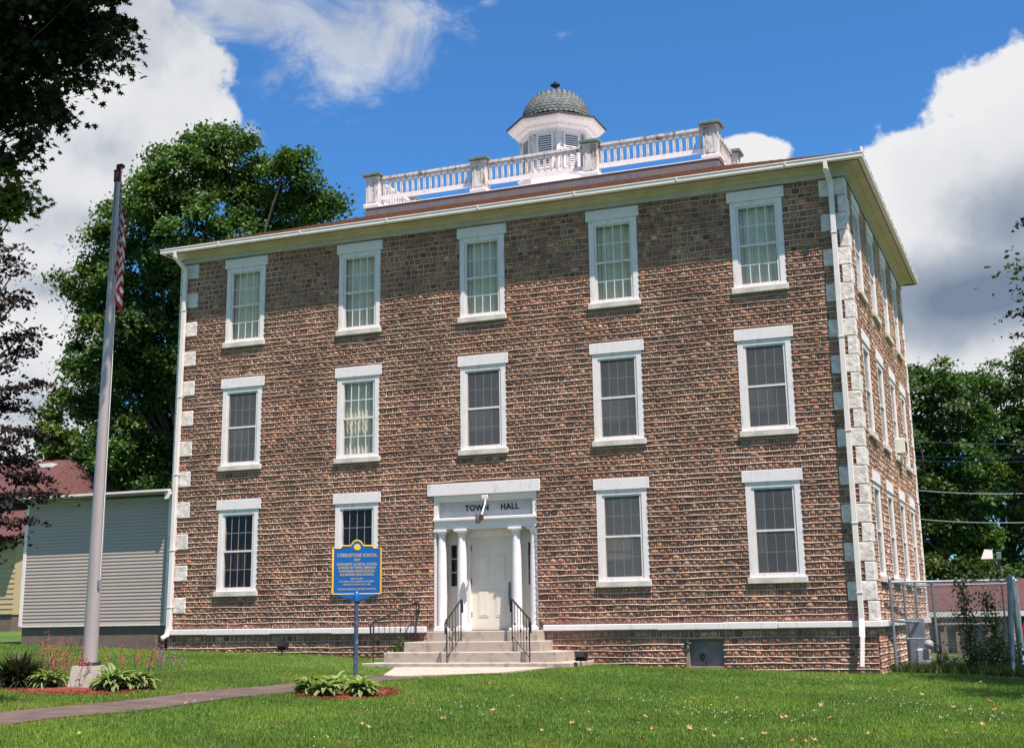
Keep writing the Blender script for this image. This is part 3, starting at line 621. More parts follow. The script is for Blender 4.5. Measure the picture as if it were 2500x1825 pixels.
for z0, z1 in ((.95, 1.55), (1.75, 2.35), (2.5, 2.66)):
    m_ = MB()
    for xa in (8.37, 8.80):
        xb = xa + .26; m_.box(xa, xb, .372, .38, z0, z1, .002); m_.box(xa + .03, xb - .03, .366, .373, z0 + .04, z1 - .04, .003)
    m_.build('door_panel', 'door', dr)
m_ = MB(); m_.box(9.13, 9.18, .35, .38, 1.2, 1.72); m_.tube([(9.155, .32, 1.3), (9.155, .30, 1.45), (9.155, .32, 1.62)], .012, 6); m_.build('handle', 'galv', dr)
for z in (.95, 1.7, 2.45):
    m_ = MB(); m_.box(8.19, 8.21, .36, .382, z, z + .12); m_.build('hinge', 'black', dr)
m_ = MB(); m_.box(8.2, 9.24, .28, .5, .62, .662); m_.build('threshold', 'black', dr)
m_ = MB(); m_.box(8.66, 8.82, -.07, .14, 3.60, 3.69, .01); m_.tube([(8.76, -.04, 3.62), (8.79, -.16, 3.48), (8.80, -.28, 3.34), (8.80, -.38, 3.2), (8.80, -.42, 3.1)], [.014, .014, .016, .018, .02], 8)
lm = m_.build('entrance_lamp', 'gutter', bld, smooth=40)
m_ = MB(); m_.lathe([(.0, 3.27), (.045, 3.25), (.065, 3.2), (.065, 3.08), (.055, 3.03), (.0, 3.01)], 8.73, -.42, 12); m_.build('lamp_shade', 'lampg', lm, smooth=40)
m_ = MB(); m_.box(8.73, 8.85, -.47, -.37, 3.09, 3.22, .01); m_.build('lamp_housing', 'rust', lm)

# ------------------------------------------------------------------ entrance steps and rails
stp = thing('entrance_steps', 'four concrete steps widening down from the white front door', 'steps', (8.75, -.8, 0))
for a, b, y, z0, z1 in ((7.45, 10.15, -.45, .38, .65), (7.05, 10.33, -.8, .17, .43), (6.72, 10.83, -1.15, -.05, .215), (6.38, 11.28, -1.55, -.4, .0)):
    m_ = MB(); m_.box(a, b, y, .28 if z1 > .6 else (.0 if z1 > .4 else -.02 if z1 > .2 else -.04), z0, z1, .012); m_.build('step', 'conc', stp)
ap = [(8.0, -3.7), (10.5, -3.7), (10.9, -1.5), (7.2, -1.5)]
v = []; 
q = MB(); q.add([(x, y, G(x, y) + .03) for x, y in ap] + [(x, y, -.5) for x, y in ap], [(0, 1, 2, 3), (0, 4, 5, 1), (1, 5, 6, 2), (2, 6, 7, 3), (3, 7, 4, 0)]); q.build('apron_slab', 'conc', stp)
def railing(name, label, bx, by, bz, tx, ty, tz, nb, ht=.92, scroll=1):
    t = thing(name, label, 'railing', (bx, by, bz), 'black iron handrails at the entrance steps')
    b = Vector((bx, by, bz)); e = Vector((tx, ty, tz)); up_ = Vector((0, 0, ht)); r = .014
    m_ = MB(); m_.tube([b, b + up_], r * 1.1, 6); m_.build('post', 'iron', t); m_ = MB(); m_.tube([e, e + up_], r * 1.1, 6); m_.build('post', 'iron', t)
    d = (e - b); dn = Vector((d.x, d.y, 0)).normalized()
    m_ = MB(); A = b + up_; B = e + up_
    m_.tube([A - dn * .07 - Vector((0, 0, .30)), A - dn * .09 - Vector((0, 0, .10)), A - dn * .05, A, B, B + dn * .05, B + dn * .08 - Vector((0, 0, .08)), B + dn * .08 - Vector((0, 0, .28))], .021, 8); m_.build('top_rail', 'iron', t, smooth=60)
    m_ = MB(); m_.tube([b + Vector((0, 0, .10)), e + Vector((0, 0, .10))], .01, 5); m_.build('bottom_bar', 'iron', t)
    for k in range(1, nb + 1):
        p = b + d * (k / (nb + 1)); m_ = MB(); m_.tube([p + Vector((0, 0, .10)), p + up_], .0075, 5)
        if k % 2: m_.lathe([(0, p.z + ht * .42), (.02, p.z + ht * .46), (.02, p.z + ht * .50), (0, p.z + ht * .54)], p.x, p.y, 6)
        m_.build('baluster', 'iron', t)
railing('stair_railing', 'black iron handrail left of the door across the front steps', 8.36, -1.33, 0, 8.37, -.60, .43, 4, .90)
railing('stair_railing', 'black iron handrail right of the door with its lower end on the bottom step', 10.29, -1.33, 0, 9.6, -.60, .43, 5, .90)
railing('stair_railing', 'black iron handrail standing apart at the left end of the steps by a small shrub', 6.56, -1.33, 0, 7.03, -.14, .43, 7, .88)

# ------------------------------------------------------------------ other buildings
def P(px, py, t):                                    # a point t metres in front of the viewpoint
    k = 2500 / 2263; return CP + (fwd + right * ((px * k - 1250) / 3199.55) + up * ((746.8 - py * k) / 3199.55)) * t
ax0, ax1, ay0, ay1 = -4.78, -.10, .15, 7.0
ann = thing('annex', 'low grey vinyl-sided annex joined to the left end of the town hall', 'annex', ((ax0 + ax1) / 2, ay0, G(-2.4, .15)))
m_ = MB(); z = .93; c = 0
while z < 4.04:
    z1 = z + .088; vs = [(ax0, ay0 - .017, z), (ax1, ay0 - .017, z), (ax1, ay0 - .001, z1), (ax0, ay0 - .001, z1), (ax0, ay0, z), (ax1, ay0, z)]; m_.add(vs, [(0, 1, 2, 3), (4, 5, 1, 0)])
    vs = [(ax0 - .014, ay0, z), (ax0 - .014, ay1, z), (ax0 - .001, ay1, z1), (ax0 - .001, ay0, z1), (ax0, ay0, z), (ax0, ay1, z)]; m_.add(vs, [(1, 0, 3, 2), (5, 4, 0, 1)]); z = z1
m_.box(ax0 + .005, ax1 - .005, ay0 + .005, ay1, .93, 4.12); m_.build('siding', 'siding', ann)
m_ = MB(); m_.box(ax0 + .04, ax1 - .05, ay0 + .04, ay1, -.2, .928); m_.build('foundation', 'found', ann)
for x in (ax0 - .03, ax1 - .07):
    m_ = MB(); m_.box(x, x + .10, ay0 - .028, ay0 + .07, .90, 4.1); m_.build('corner_board', 'white', ann)
m_ = MB(); m_.box(ax0 - .02, ax1 + .0, ay0 - .02, ay0 + .01, .88, .925); m_.build('skirt_board', 'gutter', ann)
v0 = ay0 - .40; m_ = MB(); m_.add([(ax0 - .25, v0, 4.20), (.04, v0, 4.20), (.04, ay1, 4.62), (ax0 - .25, ay1, 4.62), (ax0 - .25, v0, 4.255), (.04, v0, 4.255), (.04, ay1, 4.68), (ax0 - .25, ay1, 4.68)], [(0, 3, 2, 1), (4, 5, 6, 7), (0, 1, 5, 4), (1, 2, 6, 5), (2, 3, 7, 6), (3, 0, 4, 7)]); rf = m_.build('roof', 'gutter', ann)
m_ = MB(); m_.box(ax0 - .22, .02, v0 + .02, ay0 + .1, 4.165, 4.18); m_.box(ax0 + .07, ax1 - .07, ay0 - .03, ay0 - .018, 4.0, 4.095); m_.build('soffit', 'siding', ann)
m_ = MB(); m_.prism([(-.06, 4.0), (.06, 4.02), (.10, 4.12), (.10, 4.19), (-.06, 4.19)], v0 + .035, ay0 + .0); m_.build('eave_return', 'white', ann)

hs = thing('house', 'house with red-brown shingle roofs and yellow siding behind the annex', 'house', (-18, 12, .75))
m_ = MB(); m_.box(-30, -15.95, 12, 15.5, 1.35, 4.2)
for k in range(15): z = 1.38 + k * .19; m_.add([(-30, 11.975, z), (-15.93, 11.975, z), (-15.93, 11.995, z + .185), (-30, 11.995, z + .185), (-30, 12, z), (-15.93, 12, z)], [(0, 1, 2, 3), (4, 5, 1, 0)])
m_.box(-30, -18.3, 15.6, 21, .8, 6.3); m_.build('wall', 'yellow', hs)
m_ = MB(); m_.box(-29.9, -15.98, 12.03, 15.5, .3, 1.35); m_.build('foundation', 'found', hs)
def roof_gable(x0, x1, y0, y1, ze, zr, th=.12, parent=None, full=True):
    ym_ = (y0 + y1) / 2 if full else y1; m_ = MB()
    vs = [(x0, y0, ze), (x1, y0, ze), (x1, ym_, zr), (x0, ym_, zr)]; m_.add(vs + [(a, b, c - th) for a, b, c in vs], [(0, 1, 2, 3), (7, 6, 5, 4), (0, 4, 5, 1), (1, 5, 6, 2), (3, 2, 6, 7), (0, 3, 7, 4)])
    if full: vs = [(x0, ym_, zr), (x1, ym_, zr), (x1, y1, ze), (x0, y1, ze)]; m_.add(vs + [(a, b, c - th) for a, b, c in vs], [(0, 1, 2, 3), (7, 6, 5, 4), (2, 6, 7, 3), (1, 5, 6, 2), (0, 3, 7, 4)])
    r = m_.build('roof', 'redroof', parent); m_ = MB(); m_.box(x0, x1, y0 - .06, y0 - .005, ze - .2, ze - .02); m_.build('eave_gutter', 'rust', r); return r
roof_gable(-30, -15.6, 11.5, 15.59, 4.25, 5.75, parent=hs, full=False)
m_ = MB(); m_.add([(-32, 15, 6.35), (-17.7, 15, 6.35), (-17.7, 22, 6.35), (-32, 22, 6.35), (-30, 18.5, 8.1), (-19.2, 18.5, 8.1), (-32, 15, 6.2), (-17.7, 15, 6.2), (-17.7, 22, 6.2), (-32, 22, 6.2)], [(0, 1, 5, 4), (1, 2, 5), (2, 3, 4, 5), (3, 0, 4), (0, 6, 7, 1), (1, 7, 8, 2), (2, 8, 9, 3), (3, 9, 6, 0), (9, 8, 7, 6)]); m_.build('roof', 'redroof', hs)
m_ = MB(); m_.prism([(0, 0), (1, 0), (1, .06), (0, .06)], 17.5, 18); 
q = MB(); q.box(-20.2, -19.5, 17.6, 18.0, 7.68, 7.86); q.build('roof_vent', 'white', hs)
m_ = MB(); m_.tube([(-16.6, 11.9, 4.1), (-16.95, 11.95, 3.8), (-16.95, 11.95, .9)], .05, 6); m_.build('downspout', 'rust', hs)
for x in (-19.6, -22.5):
    m_ = MB(); m_.box(x, x + .9, 15.55, 15.6, 5.0, 6.0); m_.build('window', 'dark', hs)

sh = thing('shed', 'low grey shed with a red-brown shingle roof behind the chain-link enclosure', 'shed', (20, 25, -1.5))
m_ = MB(); m_.box(15.2, 30, 25.3, 30, -1.9, .75); m_.build('wall', 'shed', sh)
m_ = MB(); m_.add([(15.2, 25.3, .75), (15.2, 30, .75), (15.2, 27.6, 1.85), (15.3, 25.3, .75), (15.3, 30, .75), (15.3, 27.6, 1.85)], [(0, 2, 1), (3, 4, 5)]); m_.build('gable', 'white', sh)
rs = roof_gable(14.9, 30, 24.8, 30.4, .98, 2.15, parent=sh)
m_ = MB(); m_.box(14.8, 30, 24.66, 24.735, .74, .93); m_.build('fascia', 'gutter', sh)
m_ = MB(); m_.add([(14.78, 24.7, .85), (14.88, 24.7, .85), (14.88, 27.6, 2.07), (14.78, 27.6, 2.07), (14.78, 24.7, 1.0), (14.88, 24.7, 1.0), (14.88, 27.6, 2.22), (14.78, 27.6, 2.22)], [(0, 3, 2, 1), (4, 5, 6, 7), (0, 1, 5, 4), (2, 3, 7, 6), (3, 0, 4, 7), (1, 2, 6, 5)]); m_.build('rake_board', 'gutter', sh)

# ------------------------------------------------------------------ flagpole and flag
fx, fy = 6.72, -10.95; fz = G(fx, fy)
fp = thing('flagpole', 'tall tapered aluminium flagpole bolted to a concrete block', 'flagpole', (fx, fy, fz))
m_ = MB(); m_.lathe([(.118, .34), (.105, 2), (.085, 4.5), (.06, 7), (.05, 8.25)], fx, fy, 24); m_.build('shaft', 'alu', fp, smooth=50)
m_ = MB(); m_.add([(fx - .30, fy - .27, fz - .2), (fx + .27, fy - .27, fz - .2), (fx + .27, fy + .27, fz - .2), (fx - .3, fy + .27, fz - .2), (fx - .22, fy - .21, .29), (fx + .21, fy - .21, .29), (fx + .21, fy + .21, .29), (fx - .22, fy + .21, .29)], [(0, 3, 2, 1), (4, 5, 6, 7), (0, 1, 5, 4), (1, 2, 6, 5), (2, 3, 7, 6), (3, 0, 4, 7)])
ma = Matrix.Rotation(R(28), 4, 'Z'); m_.v = [tuple(Matrix.Translation((fx, fy, 0)) @ ma @ Matrix.Translation((-fx, -fy, 0)) @ Vector(v_)) for v_ in m_.v]; m_.build('concrete_block', 'oldconc', fp)
m_ = MB(); m_.lathe([(.17, .29), (.17, .305), (.13, .31), (.12, .34), (.0, .34)], fx, fy, 20)
for k in range(4): m_.lathe([(.012, .3), (.012, .35), (.02, .35), (.02, .33)], fx + .15 * math.cos(k * PI / 2 + .6), fy + .15 * math.sin(k * PI / 2 + .6), 6)
m_.build('base_flange', 'iron', fp)
m_ = MB(); m_.lathe([(.06, 8.18), (.065, 8.2), (.065, 8.36), (.075, 8.38), (.04, 8.4)], fx, fy, 14); m_.box(fx - .03, fx + .09, fy - .02, fy + .02, 8.4, 8.5, .006); m_.lathe([(.03, 8.42), (.03, 8.47)], fx + .1, fy, 10); m_.build('truck_cap', 'rust', fp)
m_ = MB(); m_.tube([(fx + .1, fy - .04, 8.42), (fx + .14, fy - .04, 5), (fx + .13, fy - .03, 1.6)], .006, 5); m_.build('halyard', 'muntin', fp)
m_ = MB(); m_.box(fx + .08, fx + .13, fy - .05, fy - .01, 1.45, 1.6, .008); m_.build('cleat', 'galv', fp)
def flagmat():
    m = bpy.data.materials.new('flag_cloth'); m.use_nodes = True; nt = m.node_tree; N = nt.nodes.new; lk = nt.links.new; b = nt.nodes['Principled BSDF']; b.inputs['Roughness'].default_value = .8
    uv = N('ShaderNodeUVMap'); sp = N('ShaderNodeSeparateXYZ'); lk(uv.outputs[0], sp.inputs[0])
    def mm(op, a, bb): 
        n = N('ShaderNodeMath'); n.operation = op
        for i, x in enumerate((a, bb)):
            if isinstance(x, (int, float)): n.inputs[i].default_value = x
            else: lk(x, n.inputs[i])
        return n.outputs[0]
    s, t = sp.outputs[0], sp.outputs[1]
    stripe = mm('GREATER_THAN', mm('MODULO', mm('FLOOR', mm('MULTIPLY', t, 13.0), 0), 2.0), .5)
    cant = mm('MULTIPLY', mm('LESS_THAN', s, .4), mm('LESS_THAN', t, 7 / 13))
    fxn = mm('SUBTRACT', mm('FRACT', mm('MULTIPLY', s, 15.0), 0), .5); fyn = mm('SUBTRACT', mm('FRACT', mm('MULTIPLY', t, 9.3), 0), .5)
    star = mm('LESS_THAN', mm('ADD', mm('MULTIPLY', fxn, fxn), mm('MULTIPLY', fyn, fyn)), .075)
    m1 = N('ShaderNodeMix'); m1.data_type = 'RGBA'; lk(stripe, m1.inputs[0]); m1.inputs[6].default_value = (.42, .012, .03, 1); m1.inputs[7].default_value = (.66, .64, .64, 1)
    m2 = N('ShaderNodeMix'); m2.data_type = 'RGBA'; lk(star, m2.inputs[0]); m2.inputs[6].default_value = (.09, .09, .24, 1); m2.inputs[7].default_value = (.66, .66, .68, 1)
    m3 = N('ShaderNodeMix'); m3.data_type = 'RGBA'; lk(cant, m3.inputs[0]); lk(m1.outputs[2], m3.inputs[6]); lk(m2.outputs[2], m3.inputs[7]); lk(m3.outputs[2], b.inputs['Base Color'])
    tr = N('ShaderNodeBsdfTranslucent'); lk(m3.outputs[2], tr.inputs[0]); mx = N('ShaderNodeMixShader'); mx.inputs[0].default_value = .25; lk(b.outputs[0], mx.inputs[1]); lk(tr.outputs[0], mx.inputs[2]); lk(mx.outputs[0], nt.nodes['Material Output'].inputs[0]); return m
ns, ntt = 60, 40; v = []; uvs = []
for i in range(ns + 1):
    for j in range(ntt + 1):
        s, t = i / ns, j / ntt
        ph_ = s * 2 * PI * 1.9 + t * 1.0; fold = math.sin(ph_); fold2 = math.cos(ph_); am = min(1, s * 3) * (.35 + .65 * t)
        x = .10 + .20 * s ** .8 * (1 - .25 * t) + .045 * fold * am
        y = -.05 - .04 * s + .07 * fold2 * am
        z = 8.16 - t * 1.28 - .98 * s ** .9 + .03 * math.sin(s * 9 + t * 3)
        v.append((fx + x, fy + y, z)); uvs.append((s, t))
fl = MB().add(v, [(i * (ntt + 1) + j, (i + 1) * (ntt + 1) + j, (i + 1) * (ntt + 1) + j + 1, i * (ntt + 1) + j + 1) for i in range(ns) for j in range(ntt)]).build('flag', flagmat(), None, smooth=True)
ul = fl.data.uv_layers.new(name='UVMap')
for lp in fl.data.loops: ul.data[lp.index].uv = uvs[lp.vertex_index]
tag(fl, 'United States flag hanging limp from the top of the flagpole', 'flag')

# ------------------------------------------------------------------ historical marker
sx_, sy_ = 10.28, -8.9; szg = G(sx_, sy_)
rz_ = math.atan2(CP.x - sx_, -(CP.y - sy_)) + R(2)
mk = thing('historical_marker', 'blue and gold cast historical marker on a post in front of the steps', 'sign', (sx_, sy_, szg), rz=0)
MM = Matrix.Translation((sx_, sy_, 0)) @ Matrix.Rotation(rz_, 4, 'Z')
def P2(mb, name, m, smooth=False, par=mk):
    mb.v = [tuple(MM @ Vector(q)) for q in mb.v]; return mb.build(name, m, par, smooth=smooth)
zb, ztp, hw = 1.325, 2.09, .385
def arc(cx, cz, r, a0, a1, n): return [(cx + r * math.cos(a0 + (a1 - a0) * k / n), cz + r * math.sin(a0 + (a1 - a0) * k / n)) for k in range(n + 1)]
out = [(-hw, zb), (0, zb - .11), (hw, zb), (hw, ztp - .04)] + arc(hw - .145, ztp - .055, .06, R(0), R(-0), 1)[:0] + [(hw - .11, ztp - .04), (hw - .15, ztp)] + [(.10, ztp)] + arc(0, ztp + .0, .085, R(20), R(160), 10) + [(-.10, ztp), (-hw + .15, ztp), (-hw + .11, ztp - .04), (-hw, ztp - .04)]
m_ = MB(); m_.prism(out, -.012, .012); plate = P2(m_, 'marker_plate', 'blue')
rim = out[3:] + [(-hw, zb)] + [] ; ptsr = [(hw, zb)] + rim
m_ = MB(); m_.tube([(x, -.006, z) for x, z in ptsr], .0135, 6); P2(m_, 'gold_rim', 'gold', 50, plate)
m_ = MB(); m_.tube([(-hw, -.01, zb), (0, -.01, zb), (hw, -.01, zb)], .009, 6); P2(m_, 'lower_rib', 'pale', 50, plate)
m_ = MB(); m_.tube([(-hw, -.0, zb), (0, -.0, zb - .11), (hw, -.0, zb)], .009, 6); P2(m_, 'lower_edge', 'blue', 50, plate)
m_ = MB(); m_.prism([(x, z) for x, z in arc(0, ztp - .025, .055, 0, 2 * PI, 24)[:-1]], -.02, -.011); md = P2(m_, 'state_seal', 'pale', False, plate)
m_ = MB(); m_.prism([(x, z) for x, z in arc(0, ztp - .025, .043, 0, 2 * PI, 20)[:-1]], -.024, -.0195); P2(m_, 'seal_centre', 'gold', False, plate)
m_ = MB(); m_.lathe([(.056, zb - .11), (.052, zb - .05), (.042, zb + .03), (.02, zb + .045), (0, zb + .047)], 0, 0, 16); P2(m_, 'post_socket', 'blue', 50)
m_ = MB(); m_.lathe([(.036, szg - .1), (.034, zb - .1)], 0, 0, 14); P2(m_, 'post', 'pole', 50)
for s, sz, z, sx in (('COBBLESTONE SCHOOL', .078, 1.835, .68), ('1837', .055, 1.765, .9), ('ALEXANDER CLASSICAL SCHOOL', .056, 1.695, .70), ('GENESEE-WYOMING SEMINARY', .056, 1.64, .70), ('ALEXANDER UNION SCHOOL', .056, 1.585, .70), ('ALEXANDER HIGH SCHOOL', .056, 1.53, .70),
                     ('BUILT IN 1837', .034, 1.465, .8), ('BY A JOINT STOCK COMPANY OF CITIZENS', .034, 1.42, .74), ('USED AS A SCHOOL UNTIL 1938', .034, 1.375, .8), ('NATIONAL REGISTER OF HISTORIC PLACES 1973', .034, 1.30, .74)):
    text_obj('lettering', s, sz, MM @ Vector((0, -.014, z + .1)), (R(90), 0, rz_), 'pale', plate, ext=.004, bold=.0008, sx=sx)

# ------------------------------------------------------------------ small outdoor fittings
def flood(x, y, lab):
    z = G(x, y); t = thing('floodlight', lab, 'floodlight', (x, y, z), 'small ground floodlights aimed at the facade')
    m_ = MB(); m_.tube([(x, y, z - .05), (x, y, z + .16)], .014, 6); m_.build('stake', 'iron', t)
    m_ = MB(); Mx = Matrix.Translation((x, y, z + .24)) @ Matrix.Rotation(R(-25), 4, 'X'); m_.add([Mx @ Vector(p) for p in ((-.09, -.07, -.06), (.09, -.07, -.06), (.09, -.07, .06), (-.09, -.07, .06), (-.13, .08, -.09), (.13, .08, -.09), (.13, .08, .09), (-.13, .08, .09))], [(0, 1, 2, 3), (7, 6, 5, 4), (0, 4, 5, 1), (1, 5, 6, 2), (2, 6, 7, 3), (3, 7, 4, 0)]); m_.build('lamp_head', 'black', t)
    m_ = MB(); m_.tube([(x - .11, y, z + .24), (x - .11, y, z + .14), (x + .11, y, z + .14), (x + .11, y, z + .24)], .008, 5); m_.build('yoke', 'iron', t)
flood(3.85, -.75, 'small black floodlight on a stake in the grass left of the steps'); flood(11.42, -1.3, 'small black floodlight on a stake at the right end of the steps')
ac = thing('air_conditioner', 'boxy beige air conditioner jutting from a side window of the town hall', 'air conditioner', (W, 6.72, 4.8))
m_ = MB(); m_.box(W - .2, W + .24, 6.45, 6.99, 4.84, 5.22, .015); m_.build('casing', 'ac', ac)
m_ = MB(); [m_.box(W + .241, W + .246, 6.46 + k * .03, 6.475 + k * .03, 4.88, 5.16) for k in range(18)]; m_.build('grille', 'shed', ac)
# chain-link enclosure
FA, FB, FC, FD = (17.50, 1.15), (19.86, 1.75), (19.86, 5.6), (17.6, 5.4)
en = thing('chain_link_fence', 'galvanised chain-link enclosure against the right side of the town hall', 'fence', (FA[0], FA[1], G(*FA)))
ztop = {0: 1.56, 1: 1.56}
for (x, y), r in ((FA, .032), (FB, .055), (FC, .045), (FD, .03), ((19.87, 3.6), .04), ((17.55, 3.3), .028), ((18.0, 5.4), .028)):
    m_ = MB(); m_.tube([(x - (.14 if r > .05 else 0), y, G(x, y) - .1), (x, y, 1.58)], r, 10); m_.lathe([(r + .01, 1.57), (r + .01, 1.6), (r * .6, 1.64), (0, 1.65)], x, y, 10); m_.build('fence_post', 'galv', en, smooth=50)
for a, b in ((FA, FB), (FB, FC), (FC, FD), (FD, FA)):
    m_ = MB(); m_.tube([(*a, 1.53), (*b, 1.53)], .022, 8); m_.build('top_rail', 'galv', en, smooth=50)
def mesh_panel(a, b, z0, z1, name='wire_mesh', par=en):
    a, b = Vector((*a, 0)), Vector((*b, 0)); Ln = (b - a).length; d = (b - a) / Ln; H = z1 - z0; m_ = MB(); st_ = .075; w = .0032; nrm = Vector((d.y, -d.x, 0))
    for sg in (1, -1):
        k = -H
        while k < Ln:
            s0, s1 = (k, k + H); zz0, zz1 = (z0, z1)
            if sg < 0: zz0, zz1 = z1, z0
            if s0 < 0: zz0 += (zz1 - zz0) * (-s0) / H; s0 = 0
            if s1 > Ln: zz1 = zz0 + (zz1 - zz0) * (Ln - s0) / (s1 - s0); s1 = Ln
            if s1 > s0 + .02:
                p, q = a + d * s0, a + d * s1; m_.tube([(p.x, p.y, zz0), (q.x, q.y, zz1)], w, 3, False)
            k += st_
    return m_.build(name, 'wire', par)
mesh_panel(FA, FB, -.25, 1.5); mesh_panel(FB, FC, -.3, 1.5); mesh_panel(FC, FD, -.3, 1.5)
m_ = MB(); m_.tube([(17.45, 1.4, .75), (17.5, 2.6, .72), (17.9, 3, .7)], .03, 8); m_.build('gas_pipe', 'galv', en)
gm = thing('gas_meter', 'grey gas meter with pipes beside the basement wall inside the fence', 'meter', (17.95, 2.2, G(17.95, 2.2)))
z = G(17.95, 2.2); m_ = MB(); m_.box(17.82, 18.08, 2.1, 2.3, z + .15, z + .52, .04); m_.build('meter_body', 'greycov', gm)
m_ = MB(); m_.tube([(18.05, 2.2, z + .45), (18.05, 2.2, z + .72), (17.5, 2.2, z + .72)], .022, 8); m_.tube([(17.86, 2.2, z - .05), (17.86, 2.2, z + .7)], .018, 8); m_.build('pipe', 'galv', gm)
m_ = MB(); Mx = Matrix.Translation((18.1, 2.08, z + .6)) @ Matrix.Rotation(R(90), 4, 'X'); q = MB(); q.lathe([(0, -.03), (.09, -.02), (.1, 0), (.06, .05), (0, .06)], 0, 0, 14); m_.add([Mx @ Vector(a) for a in q.v], q.f); m_.build('regulator', 'greycov', gm, smooth=50)
ub = thing('utility_box', 'narrow tall grey metal cabinet standing behind the gas meter', 'box', (17.75, 3.0, G(17.75, 3)))
m_ = MB(); m_.box(17.6, 17.95, 2.95, 3.15, -.4, .78, .01); m_.build('cabinet', 'galv', ub); m_ = MB(); m_.box(17.63, 17.92, 2.935, 2.948, -.2, .72, .004); m_.build('door', 'galv', ub)
cr = thing('wire_crate', 'weathered wooden frame covered with wire inside the chain-link enclosure', 'crate', (18.8, 3.4, G(18.8, 3.4)))
zc0 = G(18.8, 3.4)
for (x, y) in ((18.3, 3.3), (18.62, 3.3), (19.25, 3.3), (18.3, 4.0), (19.25, 4.0)):
    m_ = MB(); m_.box(x - .04, x + .04, y - .03, y + .03, zc0 - .1, .62, .004); m_.build('upright', 'wood', cr)
for y in (3.27, 4.0):
    m_ = MB(); m_.box(18.2, 19.4, y - .04, y + .04, .622, .66, .004); m_.build('top_bar', 'wood', cr)
m_ = MB(); 
for k in range(12): m_.box(18.66 + k * .05, 18.664 + k * .05, 3.3, 3.305, zc0, .62)
for k in range(14): m_.box(18.34, 19.21, 3.295, 3.3, zc0 + .05 + k * .07, zc0 + .056 + k * .07)
m_.build('wire_front', 'wire', cr)
wp = thing('white_post', 'white wooden post leaning beside the right-hand fence posts', 'post', (20.2, 4.4, G(20.2, 4.4)))
x_, y_, _ = P(2256, 1420, 30); m_ = MB(); Mx = Matrix.Translation((x_, y_, G(x_, y_))) @ Matrix.Rotation(R(-5), 4, 'Y'); m_.box(-.07, .07, -.05, .05, -.1, 1.45, .006, Mx); m_.build('board', 'white', wp); wp.location = (x_, y_, G(x_, y_)); wp.children[0].location = Vector((20.2, 4.4, G(20.2, 4.4))) - wp.location
lx, ly, _ = P(2214, 1300, 33); lz = G(lx, ly)
ll = thing('yard_light', 'yard light with a white head on a thin black pole behind the fence', 'lamp', (lx, ly, lz))
m_ = MB(); m_.tube([(lx, ly, lz), (lx, ly, 2.2)], .022, 8); m_.build('pole', 'iron', ll)
m_ = MB(); m_.box(lx - .05, lx + .06, ly - .06, ly + .06, 2.18, 2.36, .01); m_.build('junction_box', 'galv', ll)
m_ = MB(); c = Vector((lx - .26, ly, 2.34)); m_.add([c + Vector(p) for p in ((-.16, -.12, -.14), (.12, -.12, -.14), (.12, .12, -.14), (-.16, .12, -.14), (-.06, -.09, .1), (.12, -.09, .08), (.12, .09, .08), (-.06, .09, .1))], [(0, 3, 2, 1), (4, 5, 6, 7), (0, 1, 5, 4), (1, 2, 6, 5), (2, 3, 7, 6), (3, 0, 4, 7)]); m_.build('lamp_head', 'white', ll)
# red car just entering the picture behind the fence
p_ = P(2243, 1350, 36); gx, gy = p_.x, p_.y; cz = G(gx + 2, gy)
car = thing('parked_car', 'red car parked beyond the white post at the right edge', 'car', (gx + 2.2, gy, cz))
prof = [(0, .35), (.02, .95), (.10, 1.05), (.28, 1.55), (1.25, 1.62), (2.5, 1.58), (3.2, 1.02), (4.2, .9), (4.35, .6), (4.3, .3), (3.75, .28), (3.6, .55), (3.3, .62), (3.0, .55), (2.85, .28), (1.3, .28), (1.15, .55), (.85, .62), (.55, .55), (.42, .28), (.1, .28)]
prof = [(x, z) for x, z in prof][::-1]
m_ = MB(); m_.prism([(gx + x, cz + z) for x, z in prof], gy, gy + 1.7); m_.build('body', 'red', car)
m_ = MB(); m_.prism([(gx + x, cz + z) for x, z in ((.3, 1.08), (.42, 1.48), (2.45, 1.48), (3.0, 1.06))][::-1], gy - .006, gy + .02); m_.build('window', 'dark', car)
for x in (.85, 3.3):
    m_ = MB(); q = MB(); q.lathe([(.0, -.1), (.31, -.1), (.31, .1), (0, .1)], 0, 0, 20); Mx = Matrix.Translation((gx + x, gy + .09, cz + .31)) @ Matrix.Rotation(R(90), 4, 'X'); m_.add([Mx @ Vector(a) for a in q.v], q.f); wh = m_.build('wheel', 'tyre', car, smooth=50)
m_ = MB(); m_.box(gx + .0, gx + .12, gy - .006, gy + .25, cz + .72, cz + .86, .01); m_.build('tail_light', 'rust', car)
# overhead wires
for n_, (ya, yb, t_, r_) in enumerate(((968, 972, 60, .010), (1003, 995, 60, .010), (1013, 1006, 60, .010), (1075, 1073, 42, .013), (1138, 1138, 42, .013))):
    a, b = P(1960, ya, t_ + 2), P(2500, yb - 3, t_ - 4); m_ = MB(); m_.tube([a.lerp(b, k / 16) - Vector((0, 0, .25 * (1 - (2 * k / 16 - 1) ** 2))) for k in range(17)], r_, 4)
    o = m_.build('utility_wire', 'muntin' if n_ > 2 else 'galv'); tag(o, ['topmost thin faint wire in front of the right-hand trees', 'second faint wire from the top, upper of a close pair', 'third faint wire from the top, lower of a close pair', 'bright wire above the lowest one, crossing the right-hand trees', 'lowest bright wire crossing the right-hand trees'][n_], 'wire', 'utility wires at the right')

